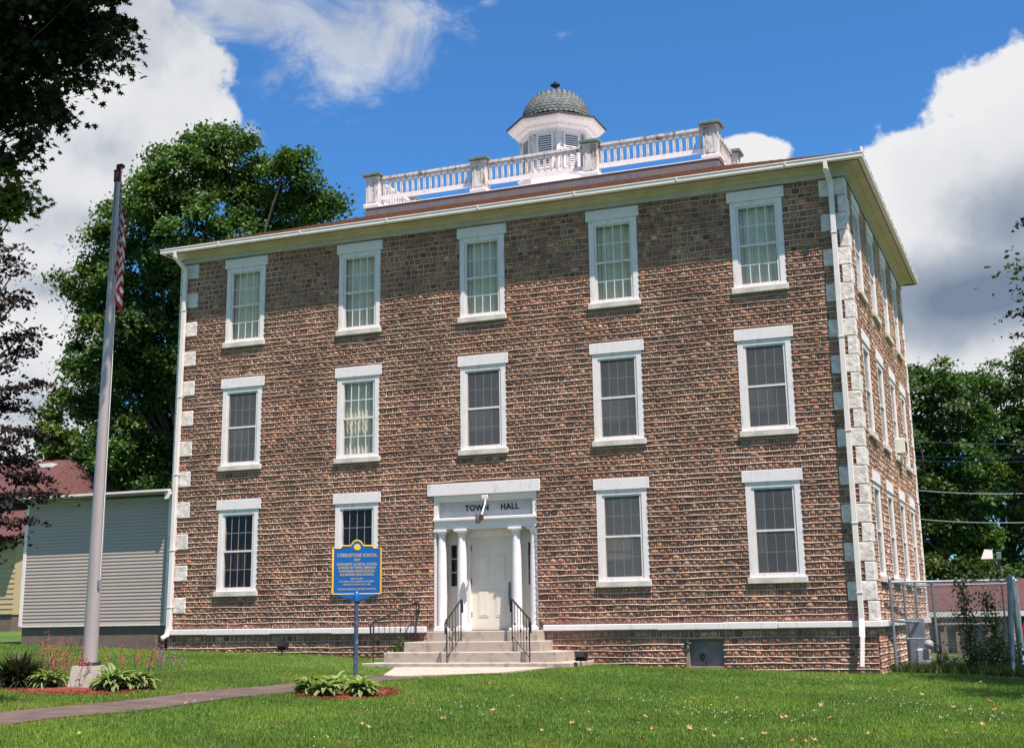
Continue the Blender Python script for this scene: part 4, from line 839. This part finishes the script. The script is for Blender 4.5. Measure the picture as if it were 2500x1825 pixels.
# ------------------------------------------------------------------ trees
def leaf_mesh(name, cen, nor, size, cols, parent, m, kind='quad', stretch=1.0):
    n = len(cen); nor = nor / np.linalg.norm(nor, axis=1, keepdims=True); a = rng.normal(size=(n, 3)); t = np.cross(nor, a); t /= np.linalg.norm(t, axis=1, keepdims=True); b = np.cross(nor, t)
    s = size[:, None]
    if kind == 'quad':
        v = np.stack([cen - t * s * .5 * stretch, cen + b * s * .32 + nor * s * .06, cen + t * s * .5 * stretch, cen - b * s * .32 + nor * s * .06], 1).reshape(-1, 3)
        f = np.arange(n * 4).reshape(n, 4); k = 4
    elif kind == 'star':
        ang = np.array([0, 18, 40, 62, 95, 118, 150, 180, 210, 242, 265, 298, 320, 342]) * PI / 180; rad = np.array([.62, .28, .55, .26, .5, .24, .3, .08, .3, .24, .5, .26, .55, .28])
        k = 15; V = [cen]; 
        for q, r in zip(ang, rad): V.append(cen + (t * math.cos(q) + b * math.sin(q)) * s * r - nor * s * r * r * .35)
        v = np.stack(V, 1).reshape(-1, 3); base = np.arange(n)[:, None, None] * k; tri = np.array([[0, 1 + i, 1 + (i + 1) % 14] for i in range(14)]); f = (tri[None] + base).reshape(-1, 3)
    return npmesh(name, v, f, m, parent, np.repeat(cols, k, 0))
def tree(name, label, cat, base, lobes, nleaf, lsize, col, group=None, trunk_r=.4, clump_r=.55, m='leaf', kind='quad', flat=.6, lean=None, colvar=.3, limb_r=.12, density_surface=.75, uptilt=.6, split_z=.5, yel=.15):
    t = thing(name, label, cat, tuple(base), group); base = Vector(base); lobes = [(np.array(c, float), np.array(r, float) if hasattr(r, '__len__') else np.array([r, r, r * .85])) for c, r in lobes]
    cm = np.mean([c for c, r in lobes], 0); zt = min(c[2] for c, r in lobes); fork = Vector(lean) if lean else Vector((base.x * .6 + cm[0] * .4, base.y * .6 + cm[1] * .4, base.z + (cm[2] - base.z) * split_z))
    tb = MB(); tb.tube([base - Vector((0, 0, .3)), base.lerp(fork, .1), base.lerp(fork, .5), fork], [trunk_r * 1.3, trunk_r, trunk_r * .8, trunk_r * .6], 10)
    area = np.array([r.prod() ** (2 / 3) for c, r in lobes]); CC = []; NN = []; SS = []; COL = []
    for (c, r), a in zip(lobes, area / area.sum()):
        n = max(30, int(nleaf * a)); mid = fork.lerp(Vector(c), .5) + Vector(rng.normal(0, .15, 3)) * float(r.mean()); cv = Vector(c)
        tb.tube([fork, mid, cv], [limb_r, limb_r * .6, limb_r * .3], 6)
        ncl = max(6, int(4.5 * (r.mean() / clump_r) ** 2)); d = rng.normal(size=(ncl, 3)); d /= np.linalg.norm(d, axis=1, keepdims=True)
        rad = np.where(rng.random(ncl) < density_surface, rng.uniform(.78, 1.08, ncl), rng.uniform(.2, .8, ncl)); pc = c + d * r * rad[:, None]
        ccol = np.array(col) * rng.uniform(1 - colvar, 1 + colvar, (ncl, 1)) * np.where(rng.random((ncl, 1)) < yel, np.array([[1.5, 1.25, .8]]), 1)
        for q in pc[::3]: tb.tube([cv, cv.lerp(Vector(q), .55) + Vector(rng.normal(0, .1, 3)) * float(clump_r), Vector(q)], [limb_r * .28, limb_r * .16, limb_r * .07], 4, False)
        ci = rng.integers(0, ncl, n); cr_ = clump_r * rng.uniform(.6, 1.35, ncl); g = rng.normal(size=(n, 3)) * .48; g[:, 2] *= flat
        g[:, 2] -= .25 * (g[:, 0] ** 2 + g[:, 1] ** 2)
        CC.append(pc[ci] + g * cr_[ci][:, None]); out_ = (pc[ci] - c) / r; NN.append(rng.normal(size=(n, 3)) * .6 + out_ * .5 + np.array([0, 0, uptilt])); SS.append(lsize * rng.uniform(.6, 1.3, n)); COL.append(ccol[ci] * rng.uniform(.75, 1.25, (n, 1)))
    leaf_mesh('crown', np.concatenate(CC), np.concatenate(NN), np.concatenate(SS), np.concatenate(COL), t, m, kind)
    tb.build('trunk', 'bark', t, smooth=True); return t
def LB(lst, t, jit=0.0, zs=1.0):
    o = []
    for q in lst:
        px, py, r = q[:3]; dt = (q[3] if len(q) > 3 else rng.uniform(-1, 1) * jit); T = t + dt; k = 1.1047 / 3199.55 * T; o.append((tuple(P(px, py, T)), (r * k, r * k, r * k * zs)))
    return o
GRN = (.042, .078, .020)
bx, by, _ = P(420, 1100, 61)
GRN = (.050, .098, .020)
tree('maple_tree', 'tall rounded green maple tree behind the annex and the left end of the hall', 'tree', (bx, by, .6), LB([(470, 350, 62), (395, 400, 70), (530, 400, 62), (330, 430, 60), (640, 340, 34), (618, 420, 58), (690, 430, 46), (732, 455, 26), (250, 490, 50), (300, 560, 85), (420, 520, 90), (560, 480, 70), (660, 480, 40), (215, 610, 60), (150, 620, 26), (280, 700, 95), (400, 660, 90), (220, 790, 62), (330, 850, 95), (195, 900, 45), (270, 980, 80), (370, 980, 90), (430, 305, 30), (525, 308, 34), (362, 345, 26), (330, 1040, 60), (480, 600, 60), (300, 1090, 60), (410, 900, 85), (440, 800, 75), (350, 760, 85), (420, 1060, 80), (470, 720, 70), (240, 1090, 50)], 61, 1.6), 190000, .195, GRN, trunk_r=.5, clump_r=.75, limb_r=.16, split_z=.45)
bx, by, _ = P(140, 1100, 66)
tree('young_tree', 'smaller yellow-green tree low behind the flagpole left of the big maple', 'tree', (bx, by, .6), LB([(135, 900, 35), (125, 960, 42), (170, 1010, 55), (115, 1020, 30), (230, 1040, 40)], 66, 1), 9000, .24, (.075, .12, .02), trunk_r=.2, clump_r=.6, limb_r=.07)
RG = (.045, .088, .020)
for nm, lab, lst, t_, n_ in (('locust_tree', 'feathery green locust tree nearest the right wall of the hall', [(2060, 850, 52), (2130, 835, 42), (2025, 905, 50), (2100, 905, 40), (2035, 985, 55), (2115, 1010, 62), (2030, 1080, 60), (2110, 1110, 62), (2030, 1180, 55), (2100, 1210, 60), (2000, 1260, 60), (2170, 1060, 40), (2150, 930, 45), (2060, 1040, 60), (1990, 860, 40), (2070, 1150, 60), (2150, 1200, 60)], 66, 60000),
                         ('locust_tree', 'unseen locust tree added beyond the right edge to be mirrored in the side windows', [(2430, 900, 90), (2540, 860, 100), (2660, 900, 100), (2480, 1040, 110), (2600, 1060, 120), (2440, 1180, 110), (2580, 1200, 120), (2720, 1050, 120)], 72, 26000),  # out of view, added to darken reflections in the side panes
                         ('locust_tree', 'feathery green locust tree at the right edge behind the yard light', [(2205, 850, 45), (2262, 810, 46), (2250, 900, 50), (2320, 860, 80), (2190, 1000, 50), (2270, 1060, 60), (2215, 1090, 60), (2160, 1160, 60), (2250, 1180, 60), (2200, 1250, 55), (2280, 1260, 55), (2340, 1100, 90), (2140, 1270, 45), (2200, 930, 50), (2240, 980, 60), (2150, 1080, 55), (2280, 960, 70), (2160, 860, 30)], 72, 60000)):
    bx, by, _ = P(sum(q[0] for q in lst) / len(lst), 1300, t_); tree(nm, lab, 'tree', (bx, by, -1.6), LB(lst, t_, 1.8), n_, .2, RG, 'trees behind the right side of the hall', trunk_r=.35, clump_r=.7, limb_r=.13, flat=.45)
bx, by, _ = P(2150, 1340, 60)
hb = tree('hedge_row', 'dark overgrown bushes behind the low shed roof', 'bushes', (bx, by, -1.8), LB([(1990, 1285, 45), (2050, 1270, 45), (2120, 1280, 40), (2190, 1285, 40), (2250, 1275, 45), (2310, 1275, 50)], 58, .8), 16000, .2, (.04, .075, .02), trunk_r=.1, clump_r=.5, limb_r=.05, split_z=.4)
# foreground maple at the upper left; unseen upper lobes added to block sun
b_ = P(-520, 1452, 21); 
tree('maple_tree', 'maple boughs coloured dark as shaded, hanging in at the upper left corner', 'tree', (b_.x, b_.y, G(b_.x, b_.y)), LB([(60, 60, 95), (165, 50, 80), (245, 60, 48), (115, 150, 62), (190, 100, 45), (45, 220, 75), (112, 245, 38), (15, 320, 52), (0, 130, 90), (15, 460, 38), (90, -60, 110), (230, -60, 80), (-60, 40, 160), (-90, 250, 130), (60, -230, 190), (230, -200, 120), (225, 105, 42), (262, 82, 34), (205, 150, 30), (140, 205, 48), (75, 280, 36), (270, 130, 20), (330, -330, 150), (180, -380, 200), (130, -90, 110), (280, -110, 60), (-150, -150, 240), (-250, 120, 220), (-60, 440, 60)], 20.5, .7), 42000, .15, (.017, .029, .010), trunk_r=.3, clump_r=.30, m='leafd', kind='star', flat=.5, limb_r=.028, lean=tuple(P(-330, 500, 21)), uptilt=.9, colvar=.15, yel=0)  # leaf colour darkened to stand for the shade under the crown
tree('maple_lit_spray', 'lower maple spray coloured light as sunlit, at the left edge below the dark boughs', 'tree', (b_.x + 1.2, b_.y + .3, G(b_.x, b_.y)), LB([(20, 410, 40), (55, 430, 26), (-30, 440, 60), (-120, 480, 80)], 20, .3), 1500, .13, (.085, .13, .022), trunk_r=.1, clump_r=.26, m='leaf', kind='star', limb_r=.03, uptilt=.9, split_z=.6, yel=0)  # same maple's leaves, coloured lighter to look sunlit
# purple-leaved trees
def purple(name, label, base, tips, hub, nleaf, ls, T, n_sp=10, zs=.25):
    lob = LB(tips, T, .5, zs); return tree(name, label, 'tree', base, lob, nleaf, ls, (.022, .012, .015), trunk_r=.16, clump_r=.22, m='leafd', flat=.25, lean=tuple(hub), limb_r=.028, colvar=.3, uptilt=.5, density_surface=.5, yel=0)
b_ = P(-170, 1480, 18)
purple('purple_beech', 'purple-leaved tree with layered branches at the left edge before the yellow house', (b_.x, b_.y, G(b_.x, b_.y)),
       [(12, 555, 49), (32, 600, 54), (2, 650, 54), (32, 675, 45), (62, 735, 45), (12, 745, 63), (47, 775, 49), (-8, 800, 72), (42, 850, 63), (87, 845, 22), (12, 900, 72), (42, 950, 63), (2, 985, 72), (47, 1010, 54), (12, 1050, 81), (82, 1060, 40), (22, 1100, 85), (102, 1090, 36), (2, 1150, 72), (-8, 1010, 81), (-28, 700, 63), (-28, 870, 81), (-28, 940, 81), (-108, 600, 108), (-108, 780, 117), (-108, 960, 126), (-108, 1120, 126), (-88, 1240, 81), (-168, 500, 108), (-18, 1190, 54)], P(-170, 900, 18), 11500, .07, 18)
b_ = P(2520, 1500, 24)
purple('purple_beech', 'purple-leaved tree whose twig tips enter at the right edge', (b_.x, b_.y, G(b_.x, b_.y)), [(2262, 690, 30), (2250, 740, 24), (2285, 480, 32), (2262, 1000, 22), (2262, 1080, 20), (2340, 640, 90), (2350, 780, 90), (2360, 480, 90), (2360, 960, 90), (2450, 560, 140), (2450, 760, 140), (2460, 920, 130), (2560, 500, 170), (2560, 760, 170), (2600, 300, 200)], P(2500, 850, 24), 14000, .085, 24)
bs_ = (24.6, -3.6, G(24.6, -3.6)); tree('shade_tree', 'leafy tree beyond the right edge casting shade on the lawn corner', 'tree', bs_, [((21.6, -1.4, 6.9), 1.15), ((22.6, -3.1, 7.2), 1.4), ((22.8, -6.0, 6.9), 1.3), ((24.0, -4.4, 7.6), 1.7), ((22.0, .4, 7.0), 1.1), ((24.6, -2, 7.4), 1.6), ((23.2, .6, 7.2), 1.3)], 15000, .13, (.03, .045, .02), trunk_r=.22, clump_r=.5, limb_r=.07)
# ------------------------------------------------------------------ plants
def blade_leaf(L_, w, droop, az, el, nseg=5):
    """arched leaf strip: returns rows of (left, mid, right) points"""
    rows = []; x = z = 0; a = el; ds = L_ / nseg
    for i in range(nseg + 1):
        t = i / nseg; ww = w * math.sin(PI * min(1, .12 + t * .88)) ** .8 if t < 1 else 0
        rows.append((x, z, ww)); x += ds * math.cos(a); z += ds * math.sin(a); a -= droop / nseg
    ca, sa = math.cos(az), math.sin(az)
    return [((x * ca + w_ * sa, x * sa - w_ * ca, z + w_ * .45), (x * ca, x * sa, z), (x * ca - w_ * sa, x * sa + w_ * ca, z + w_ * .45)) for x, z, w_ in rows]
def hosta(x, y, r, label, n=64, cream=True, name='hosta'):
    z0 = G(x, y); v = []; f = []; cc = []
    for i in range(n):
        az = i * 2.4 + random.uniform(-.3, .3); q = i / n; el = 1.42 - .85 * q + random.uniform(-.15, .15); L_ = r * random.uniform(.8, 1.15) * (1.15 - .15 * q); rows = blade_leaf(L_, r * .125, 1.3 + random.random(), az, el); o_ = len(v)
        g = random.uniform(.8, 1.2)
        for k, row in enumerate(rows):
            for j, p in enumerate(row):
                v.append((x + p[0], y + p[1], z0 + .03 + p[2])); edge = j != 1
                cc.append((.30 * g, .36 * g, .15 * g) if (edge and cream) else (.065 * g, .13 * g, .035 * g))
        for k in range(5):
            for j in range(2): a = o_ + k * 3 + j; f.append((a, a + 1, a + 4, a + 3))
    o = MB().add(v, f).build(name, 'leaf', None, smooth=True, cols=np.array(cc)); return tag(o, label, 'plant', 'variegated hostas')
def bed(x, y, rx, ry, label):
    v = [(x, y, G(x, y) + .05)]; n = 28
    for k in range(n):
        a = 2 * PI * k / n; q = 1 + .08 * math.sin(3 * a + x) + random.uniform(-.05, .05); v.append((x + rx * q * math.cos(a), y + ry * q * math.sin(a), G(x + rx * q * math.cos(a), y + ry * q * math.sin(a)) + .012))
    o = MB().add(v, [(0, 1 + k, 1 + (k + 1) % n) for k in range(n)]).build('mulch_bed', 'mulch', None, smooth=True); o['kind'] = 'structure'; return o
bed(10.66, -9.8, .66, 1.1, ''); bed(6.62, -11.1, 1.15, 1.05, '')
for i, (dx, dy, r, lb) in enumerate(((-.50, -.35, .35, 'leftmost cream-edged hosta in the bed below the blue marker'), (-.08, -.62, .33, 'front hosta, nearest the viewer, in the bed below the blue marker'), (.32, -.22, .34, 'rightmost cream-edged hosta in the bed below the blue marker'), (-.38, .25, .36, 'hosta left of the foot of the marker post'), (.05, .12, .35, 'hosta in the middle of the bed just before the foot of the marker post'))):
    hosta(10.72 + dx, -9.85 + dy, r, lb)
hosta(7.28, -11.05, .42, 'cream-edged hosta touching the right side of the flagpole block', 84); hosta(7.5, -10.75, .36, 'farther hosta right of the flagpole block', 70); hosta(6.28, -11.35, .36, 'cream-edged hosta left of the flagpole block', 60); hosta(6.08, -11.0, .34, 'hosta between the purple clump and the flagpole block', 56)
def clump(x, y, n, h, w, cols, label, name, cat, m='gleaf', spread=.9, group=None):
    z0 = G(x, y); v = []; f = []; cc = []
    for i in range(n):
        az = random.random() * 2 * PI; el = 1.5 - abs(random.gauss(0, .45)) * spread; rows = blade_leaf(h * random.uniform(.6, 1.15), w, random.uniform(.5, 1.6), az, el, 4); o_ = len(v); c = random.choice(cols); ox, oy = random.gauss(0, .06), random.gauss(0, .06)
        for row in rows:
            for p in (row[0], row[2]): v.append((x + ox + p[0], y + oy + p[1], z0 + p[2])); cc.append(c)
        for k in range(4): a = o_ + k * 2; f.append((a, a + 1, a + 3, a + 2))
    return tag(MB().add(v, f).build(name, m, None, smooth=True, cols=np.array(cc)), label, cat, group)
clump(5.70, -11.35, 900, .62, .013, [(.030, .02, .022), (.035, .045, .02), (.03, .035, .02)], 'dark purple mounded clump in the flagpole bed', 'purple_clump', 'plant', spread=1.5)
def bells(x, y, n, h, label, red=(.50, .08, .08), sp=.3):
    t = thing('coral_bells', label, 'flowers', (x, y, G(x, y)), 'coral bells round the flagpole'); st_ = MB(); v = []; cc = []; fl_ = MB()
    for i in range(n):
        ox, oy = random.gauss(0, sp), random.gauss(0, sp * .7); lx, ly = random.gauss(.05, .12), random.gauss(0, .1); hh = h * random.uniform(.75, 1.15); b = Vector((x + ox, y + oy, G(x, y))); e = b + Vector((lx, ly, hh)); st_.tube([b, b.lerp(e, .5) + Vector((0, 0, .03)), e], .0035, 3, False)
        for k in range(22):
            p = b.lerp(e, random.uniform(.62, 1.04)) + Vector((random.gauss(0, .028), random.gauss(0, .028), random.gauss(0, .015))); s = random.uniform(.005, .010); fl_.add([p + Vector((s, 0, 0)), p + Vector((0, s, 0)), p + Vector((-s, 0, 0)), p + Vector((0, -s, 0)), p + Vector((0, 0, s)), p - Vector((0, 0, s * 1.4))], [(0, 1, 4), (1, 2, 4), (2, 3, 4), (3, 0, 4), (1, 0, 5), (2, 1, 5), (3, 2, 5), (0, 3, 5)])
    st_.build('stem', 'vinem', t); fl_.build('blossom', MF[red[0] > .3], t)
MF = {True: mat('coral_blossom', (.52, .075, .09), .7), False: mat('pink_blossom', (.28, .16, .26), .7)}
bells(6.55, -11.35, 16, .55, 'red coral bells in front of and left of the flagpole block', sp=.24); bells(5.85, -10.9, 12, .75, 'reddish flower stems above the purple clump', sp=.2); bells(7.35, -10.5, 16, .68, 'red coral bells right of the flagpole above the hostas', sp=.26); bells(7.75, -10.6, 8, .6, 'pale pink-lilac hosta flowers at the right end of the flagpole bed', (.28, .2, .3), sp=.12)
clump(5.95, -11.0, 60, .72, .006, [(.07, .10, .03), (.10, .08, .05)], 'thin arching flower stalks leaning left over the purple clump', 'flower_stalks', 'plant', spread=1.2)
def shrub(x, y, r, h, n, ls, col, label, name='shrub', z0=None):
    z0 = G(x, y) if z0 is None else z0; d = rng.normal(size=(n, 3)); d /= np.linalg.norm(d, axis=1, keepdims=True); c = np.array([x, y, z0 + h * .5]) + d * np.array([r, r, h * .5]) * rng.uniform(.55, 1.1, (n, 1)); t = thing(name, label, 'shrub', (x, y, z0))
    leaf_mesh('foliage', c, d + rng.normal(size=(n, 3)) * .5 + np.array([0, 0, .4]), ls * rng.uniform(.6, 1.3, n), np.array(col) * rng.uniform(.6, 1.4, (n, 1)), t, 'leaf')
    m_ = MB(); [m_.tube([(x, y, z0), (x + random.gauss(0, r * .4), y + random.gauss(0, r * .4), z0 + h * .7)], .008, 4) for _ in range(6)]; m_.build('stem', 'bark', t)
shrub(6.78, -.42, .22, .52, 420, .06, (.05, .09, .02), 'small green shrub between the standing handrail and the steps')
def vine(x, y, x2, y2, h, n, label):
    t = thing('climbing_vine', label, 'vine', (x, y, G(x, y)), 'vines on the chain-link enclosure'); b = Vector((x, y, G(x, y))); pts = [Vector((x + (x2 - x) * k / 6 + random.gauss(0, .05), y + (y2 - y) * k / 6, b.z + h * k / 6)) for k in range(7)]
    m_ = MB(); m_.tube(pts, .01, 5); m_.build('stem', 'vinem', t); c = np.array([list(pts[0].lerp(pts[-1], random.random() ** 1.5)) for _ in range(n)]) + rng.normal(0, 1, (n, 3)) * np.array([.10, .05, .10]); 
    leaf_mesh('foliage', c, rng.normal(size=(n, 3)) + np.array([0, -.6, .6]), .075 * rng.uniform(.5, 1.3, n), np.array([.05, .085, .02]) * rng.uniform(.5, 1.5, (n, 1)), t, 'leaf')
vine(19.0, 1.5, 18.95, 1.5, 1.9, 1100, 'left leafy vine climbing the front wire of the enclosure'); vine(19.5, 1.62, 19.35, 1.6, 1.7, 900, 'right leafy vine climbing the front wire beside the big post'); vine(18.4, 1.36, 18.35, 1.34, .5, 120, 'short vine at the middle foot of the front wire')
shrub(19.45, 2.3, .55, .75, 1600, .08, (.03, .05, .015), 'dark rambling bush at the foot of the big fence post inside the enclosure')
shrub(18.6, 2.6, .5, .35, 700, .07, (.05, .085, .02), 'low leafy bush in front of the wooden wire crate')
# weeds along the fence and tall grass against the walls
def tufts(name, pts, h, w, cols, m='gleaf', kind='stuff', n=9):
    k = len(pts) * n; base = np.repeat(np.array(pts), n, 0) + rng.normal(0, .035, (k, 2)) ; z = gz(base[:, 0], base[:, 1]); az = rng.uniform(0, 2 * PI, k); ln = rng.uniform(.1, .6, k); hh = h * rng.uniform(.5, 1.25, k); a2 = rng.uniform(0, 2 * PI, k)
    b0 = np.stack([base[:, 0], base[:, 1], z - .005], 1); wd = np.stack([np.cos(a2), np.sin(a2), np.zeros(k)], 1) * (w / 2); tip = b0 + np.stack([np.cos(az) * ln * hh, np.sin(az) * ln * hh, hh], 1)
    v = np.stack([b0 - wd, b0 + wd, tip], 1).reshape(-1, 3); col = np.array(cols)[rng.integers(0, len(cols), k)] * rng.uniform(.7, 1.3, (k, 1))
    if name == 'grass': e0_, e1_ = pathx(base[:, 1]); ed = np.minimum(abs(base[:, 0] - e0_), abs(base[:, 0] - e1_)); wr = (np.exp(-(ed / .16) ** 2) * .7 + .75 * np.clip(np.sin(base[:, 0] * 2.3 + 1.5 * np.sin(base[:, 1] * 1.9)) * np.sin(base[:, 1] * 1.7 + base[:, 0] * 1.1) - .62, 0, .4))[:, None]; col = col * (1 - wr) + np.array([[.17, .15, .06]]) * wr
    if name == 'grass': pp = pat2(base[:, 0], base[:, 1])[:, None]; col = col * (1 + .16 * pp) * np.where(pp > .3, np.array([[1.18, 1.05, 1.0]]), 1)
    o = npmesh(name, v, np.arange(k * 3).reshape(-1, 3), m, None, np.repeat(col, 3, 0)); o['kind'] = kind; return o
pts = [(rng.uniform(17.4, 20.2), rng.uniform(.9, 1.9)) for _ in range(260)] + [(rng.uniform(17.6, 20.3), rng.uniform(1.5, 4.5)) for _ in range(300)]
tufts('weeds', pts, .24, .03, [(.06, .10, .02), (.09, .12, .03), (.04, .07, .02)])
mp_ = []
for cx0, cy0, ra, rb, n_ in ((10.66, -9.8, .66, 1.08, 1300), (6.62, -11.1, 1.12, 1.03, 1500)):
    a_ = rng.uniform(0, 2 * PI, n_); q_ = np.sqrt(rng.random(n_)) * 1.03; mp_ += list(zip(cx0 + ra * q_ * np.cos(a_), cy0 + rb * q_ * np.sin(a_)))
M['chip'] = leafmat('bark_chip', trans=0.0, rough=.95); tufts('mulch_chips', mp_, .045, .035, [(.20, .04, .02), (.13, .03, .018), (.26, .07, .03), (.10, .045, .03)], m='chip', n=4)
# ------------------------------------------------------------------ the lawn itself
def lawn_pts(n):
    o = []
    while len(o) < n:
        m = n; d = 11 + 25 * rng.random(m) ** 1.35; sx = rng.uniform(-.47, .47, m); x = CP.x + fwd.x / .9727 * d + .926 * sx * d; y = CP.y + fwd.y / .9727 * d + .377 * sx * d
        ok = y < 14; px0, px1 = pathx(y); ok &= ~((x > px0 - .01) & (x < px1 + .01) & (y < -3.4)); ok &= ~((x > -.05) & (x < W + .05) & (y > -.02)); ok &= ~((x > 6.3) & (x < 11.35) & (y > -1.6) & (y < .1)); ok &= ~((x > 7.3) & (x < 10.85) & (y > -3.75) & (y < -1.4)); ok &= ~((x > ax0) & (x < .1) & (y > .1))
        ok &= ((x - 10.66) / .62) ** 2 + ((y + 9.8) / 1.04) ** 2 > 1; ok &= ((x - 6.62) / 1.12) ** 2 + ((y + 11.1) / 1.02) ** 2 > 1
        o += list(zip(x[ok], y[ok]))
    return np.array(o[:n])
bp = lawn_pts(170000)
def pat2(x, y): return np.sin(x * 1.1 + 1.7 * np.sin(y * .8)) * np.sin(y * .9 + 1.3 * np.sin(x * .6)) + .6 * np.sin(x * 3.1 + y * 2.3 + 2 * np.sin(y * 1.7)) * np.sin(y * 2.9 - x * 1.9)
gcol = [(.10, .185, .022), (.125, .215, .028), (.072, .14, .018), (.155, .21, .045), (.11, .195, .024)]
tufts('grass', bp, .048, .011, gcol, n=4)
# clover heads
cp = lawn_pts(40000); pat = np.sin(cp[:, 0] * .9 + 1.0 * np.sin(cp[:, 1] * .7)) * np.sin(cp[:, 1] * .8 + .6 * cp[:, 0]) + rng.normal(0, .25, len(cp)); cp = cp[pat > .8][:700]; n = len(cp); z = gz(cp[:, 0], cp[:, 1]) + rng.uniform(.04, .075, n); c = np.stack([cp[:, 0], cp[:, 1], z], 1); s = rng.uniform(.005, .010, n)[:, None]
dirs = np.array([[1, 0, 0], [0, 1, 0], [-1, 0, 0], [0, -1, 0], [0, 0, 1], [0, 0, -1]]); v = (c[:, None] + dirs[None] * s[:, None]).reshape(-1, 3); f = (np.array([[0, 1, 4], [1, 2, 4], [2, 3, 4], [3, 0, 4], [1, 0, 5], [2, 1, 5], [3, 2, 5], [0, 3, 5]])[None] + (np.arange(n) * 6)[:, None, None]).reshape(-1, 3)
M['clover'] = mat('clover_white', (.62, .60, .52), .9); o = npmesh('clover_flowers', v, f, 'clover'); o['kind'] = 'stuff'
# fallen leaves, each one its own
def leaf_proto(i):
    v = []; n = 10; rr = [1, .45, .85, .4, .75, .35, .75, .4, .85, .45]; s = .075; cup = random.uniform(.5, 1.4)
    v.append((0, 0, 0))
    for k in range(n): a = 2 * PI * k / n; r = rr[k] * s; v.append((r * math.cos(a), r * math.sin(a) * .8, cup * r * r / s * .5 + random.uniform(-.004, .006)))
    return MB().add(v, [(0, 1 + k, 1 + (k + 1) % n) for k in range(n)])
M['drytan'] = mat('dry_leaf', (.42, .24, .12), .8, var=.4, vscale=30); M['dryyel'] = mat('yellow_leaf', (.55, .34, .05), .8, var=.3, vscale=30); M['dryor'] = mat('orange_leaf', (.42, .13, .04), .8, var=.3, vscale=30)
LFP = {k: [leaf_proto(i).build('fallen_leaf', k, None, off=Vector((0, 0, 0))) for i in range(3)] for k in ('drytan', 'dryyel', 'dryor')}
LLAB = {'drytan': 'curled tan dry leaf lying on the green lawn', 'dryyel': 'bright yellow fallen leaf lying on the green lawn', 'dryor': 'orange-brown fallen leaf lying on the green lawn'}
LG = {'drytan': 'tan leaves on the lawn', 'dryyel': 'yellow leaves on the lawn', 'dryor': 'orange-brown leaves on the lawn'}
used = set(); LEAFPX = [(1265, 1600), (1345, 1558), (1410, 1600), (1480, 1530), (1530, 1545), (1555, 1570), (1160, 1600), (1700, 1535), (1730, 1580), (1850, 1555), (1865, 1605), (1925, 1545), (1990, 1610), (2050, 1555), (2110, 1565), (1640, 1635), (1690, 1627), (1780, 1640), (1400, 1615), (1300, 1575), (1240, 1545), (1500, 1600), (1600, 1560), (1815, 1560), (1900, 1580), (2170, 1600), (2200, 1570), (1130, 1575), (1560, 1615), (410, 1555), (250, 1545), (930, 1500), (800, 1600), (980, 1590), (1000, 1530), (1090, 1570)]
for i in range(64): LEAFPX.append((random.uniform(1050, 2240), random.uniform(1500, 1640)))
for i in range(12): LEAFPX.append((random.uniform(100, 1000), random.uniform(1560, 1640)))
for i, (px, py) in enumerate(LEAFPX):
    p = CP + (P(px, py, 1) - CP) * 1.0; d = P(px, py, 1) - CP; t_ = 15.0
    for _ in range(12): q = CP + d * t_; t_ = (G(q.x, q.y) + .03 - CP.z) / d.z
    q = CP + d * t_
    if q.y > -.3: continue
    k = random.choices(('drytan', 'dryyel', 'dryor'), (.8, .05, .15))[0]; j = random.randrange(3); src = LFP[k][j]
    o = src if (k, j) not in used else src.copy()
    if (k, j) in used: C.objects.link(o)
    used.add((k, j)); o.location = (q.x, q.y, G(q.x, q.y) + .045); o.rotation_euler = (random.gauss(0, .4), random.gauss(0, .4), random.random() * 6.28); sc_ = random.uniform(.35, .85); o.scale = (sc_, sc_, sc_)
    tag(o, LLAB[k], 'leaf', LG[k])
for k in LFP:
    for j in range(3):
        if (k, j) not in used: bpy.data.objects.remove(LFP[k][j])
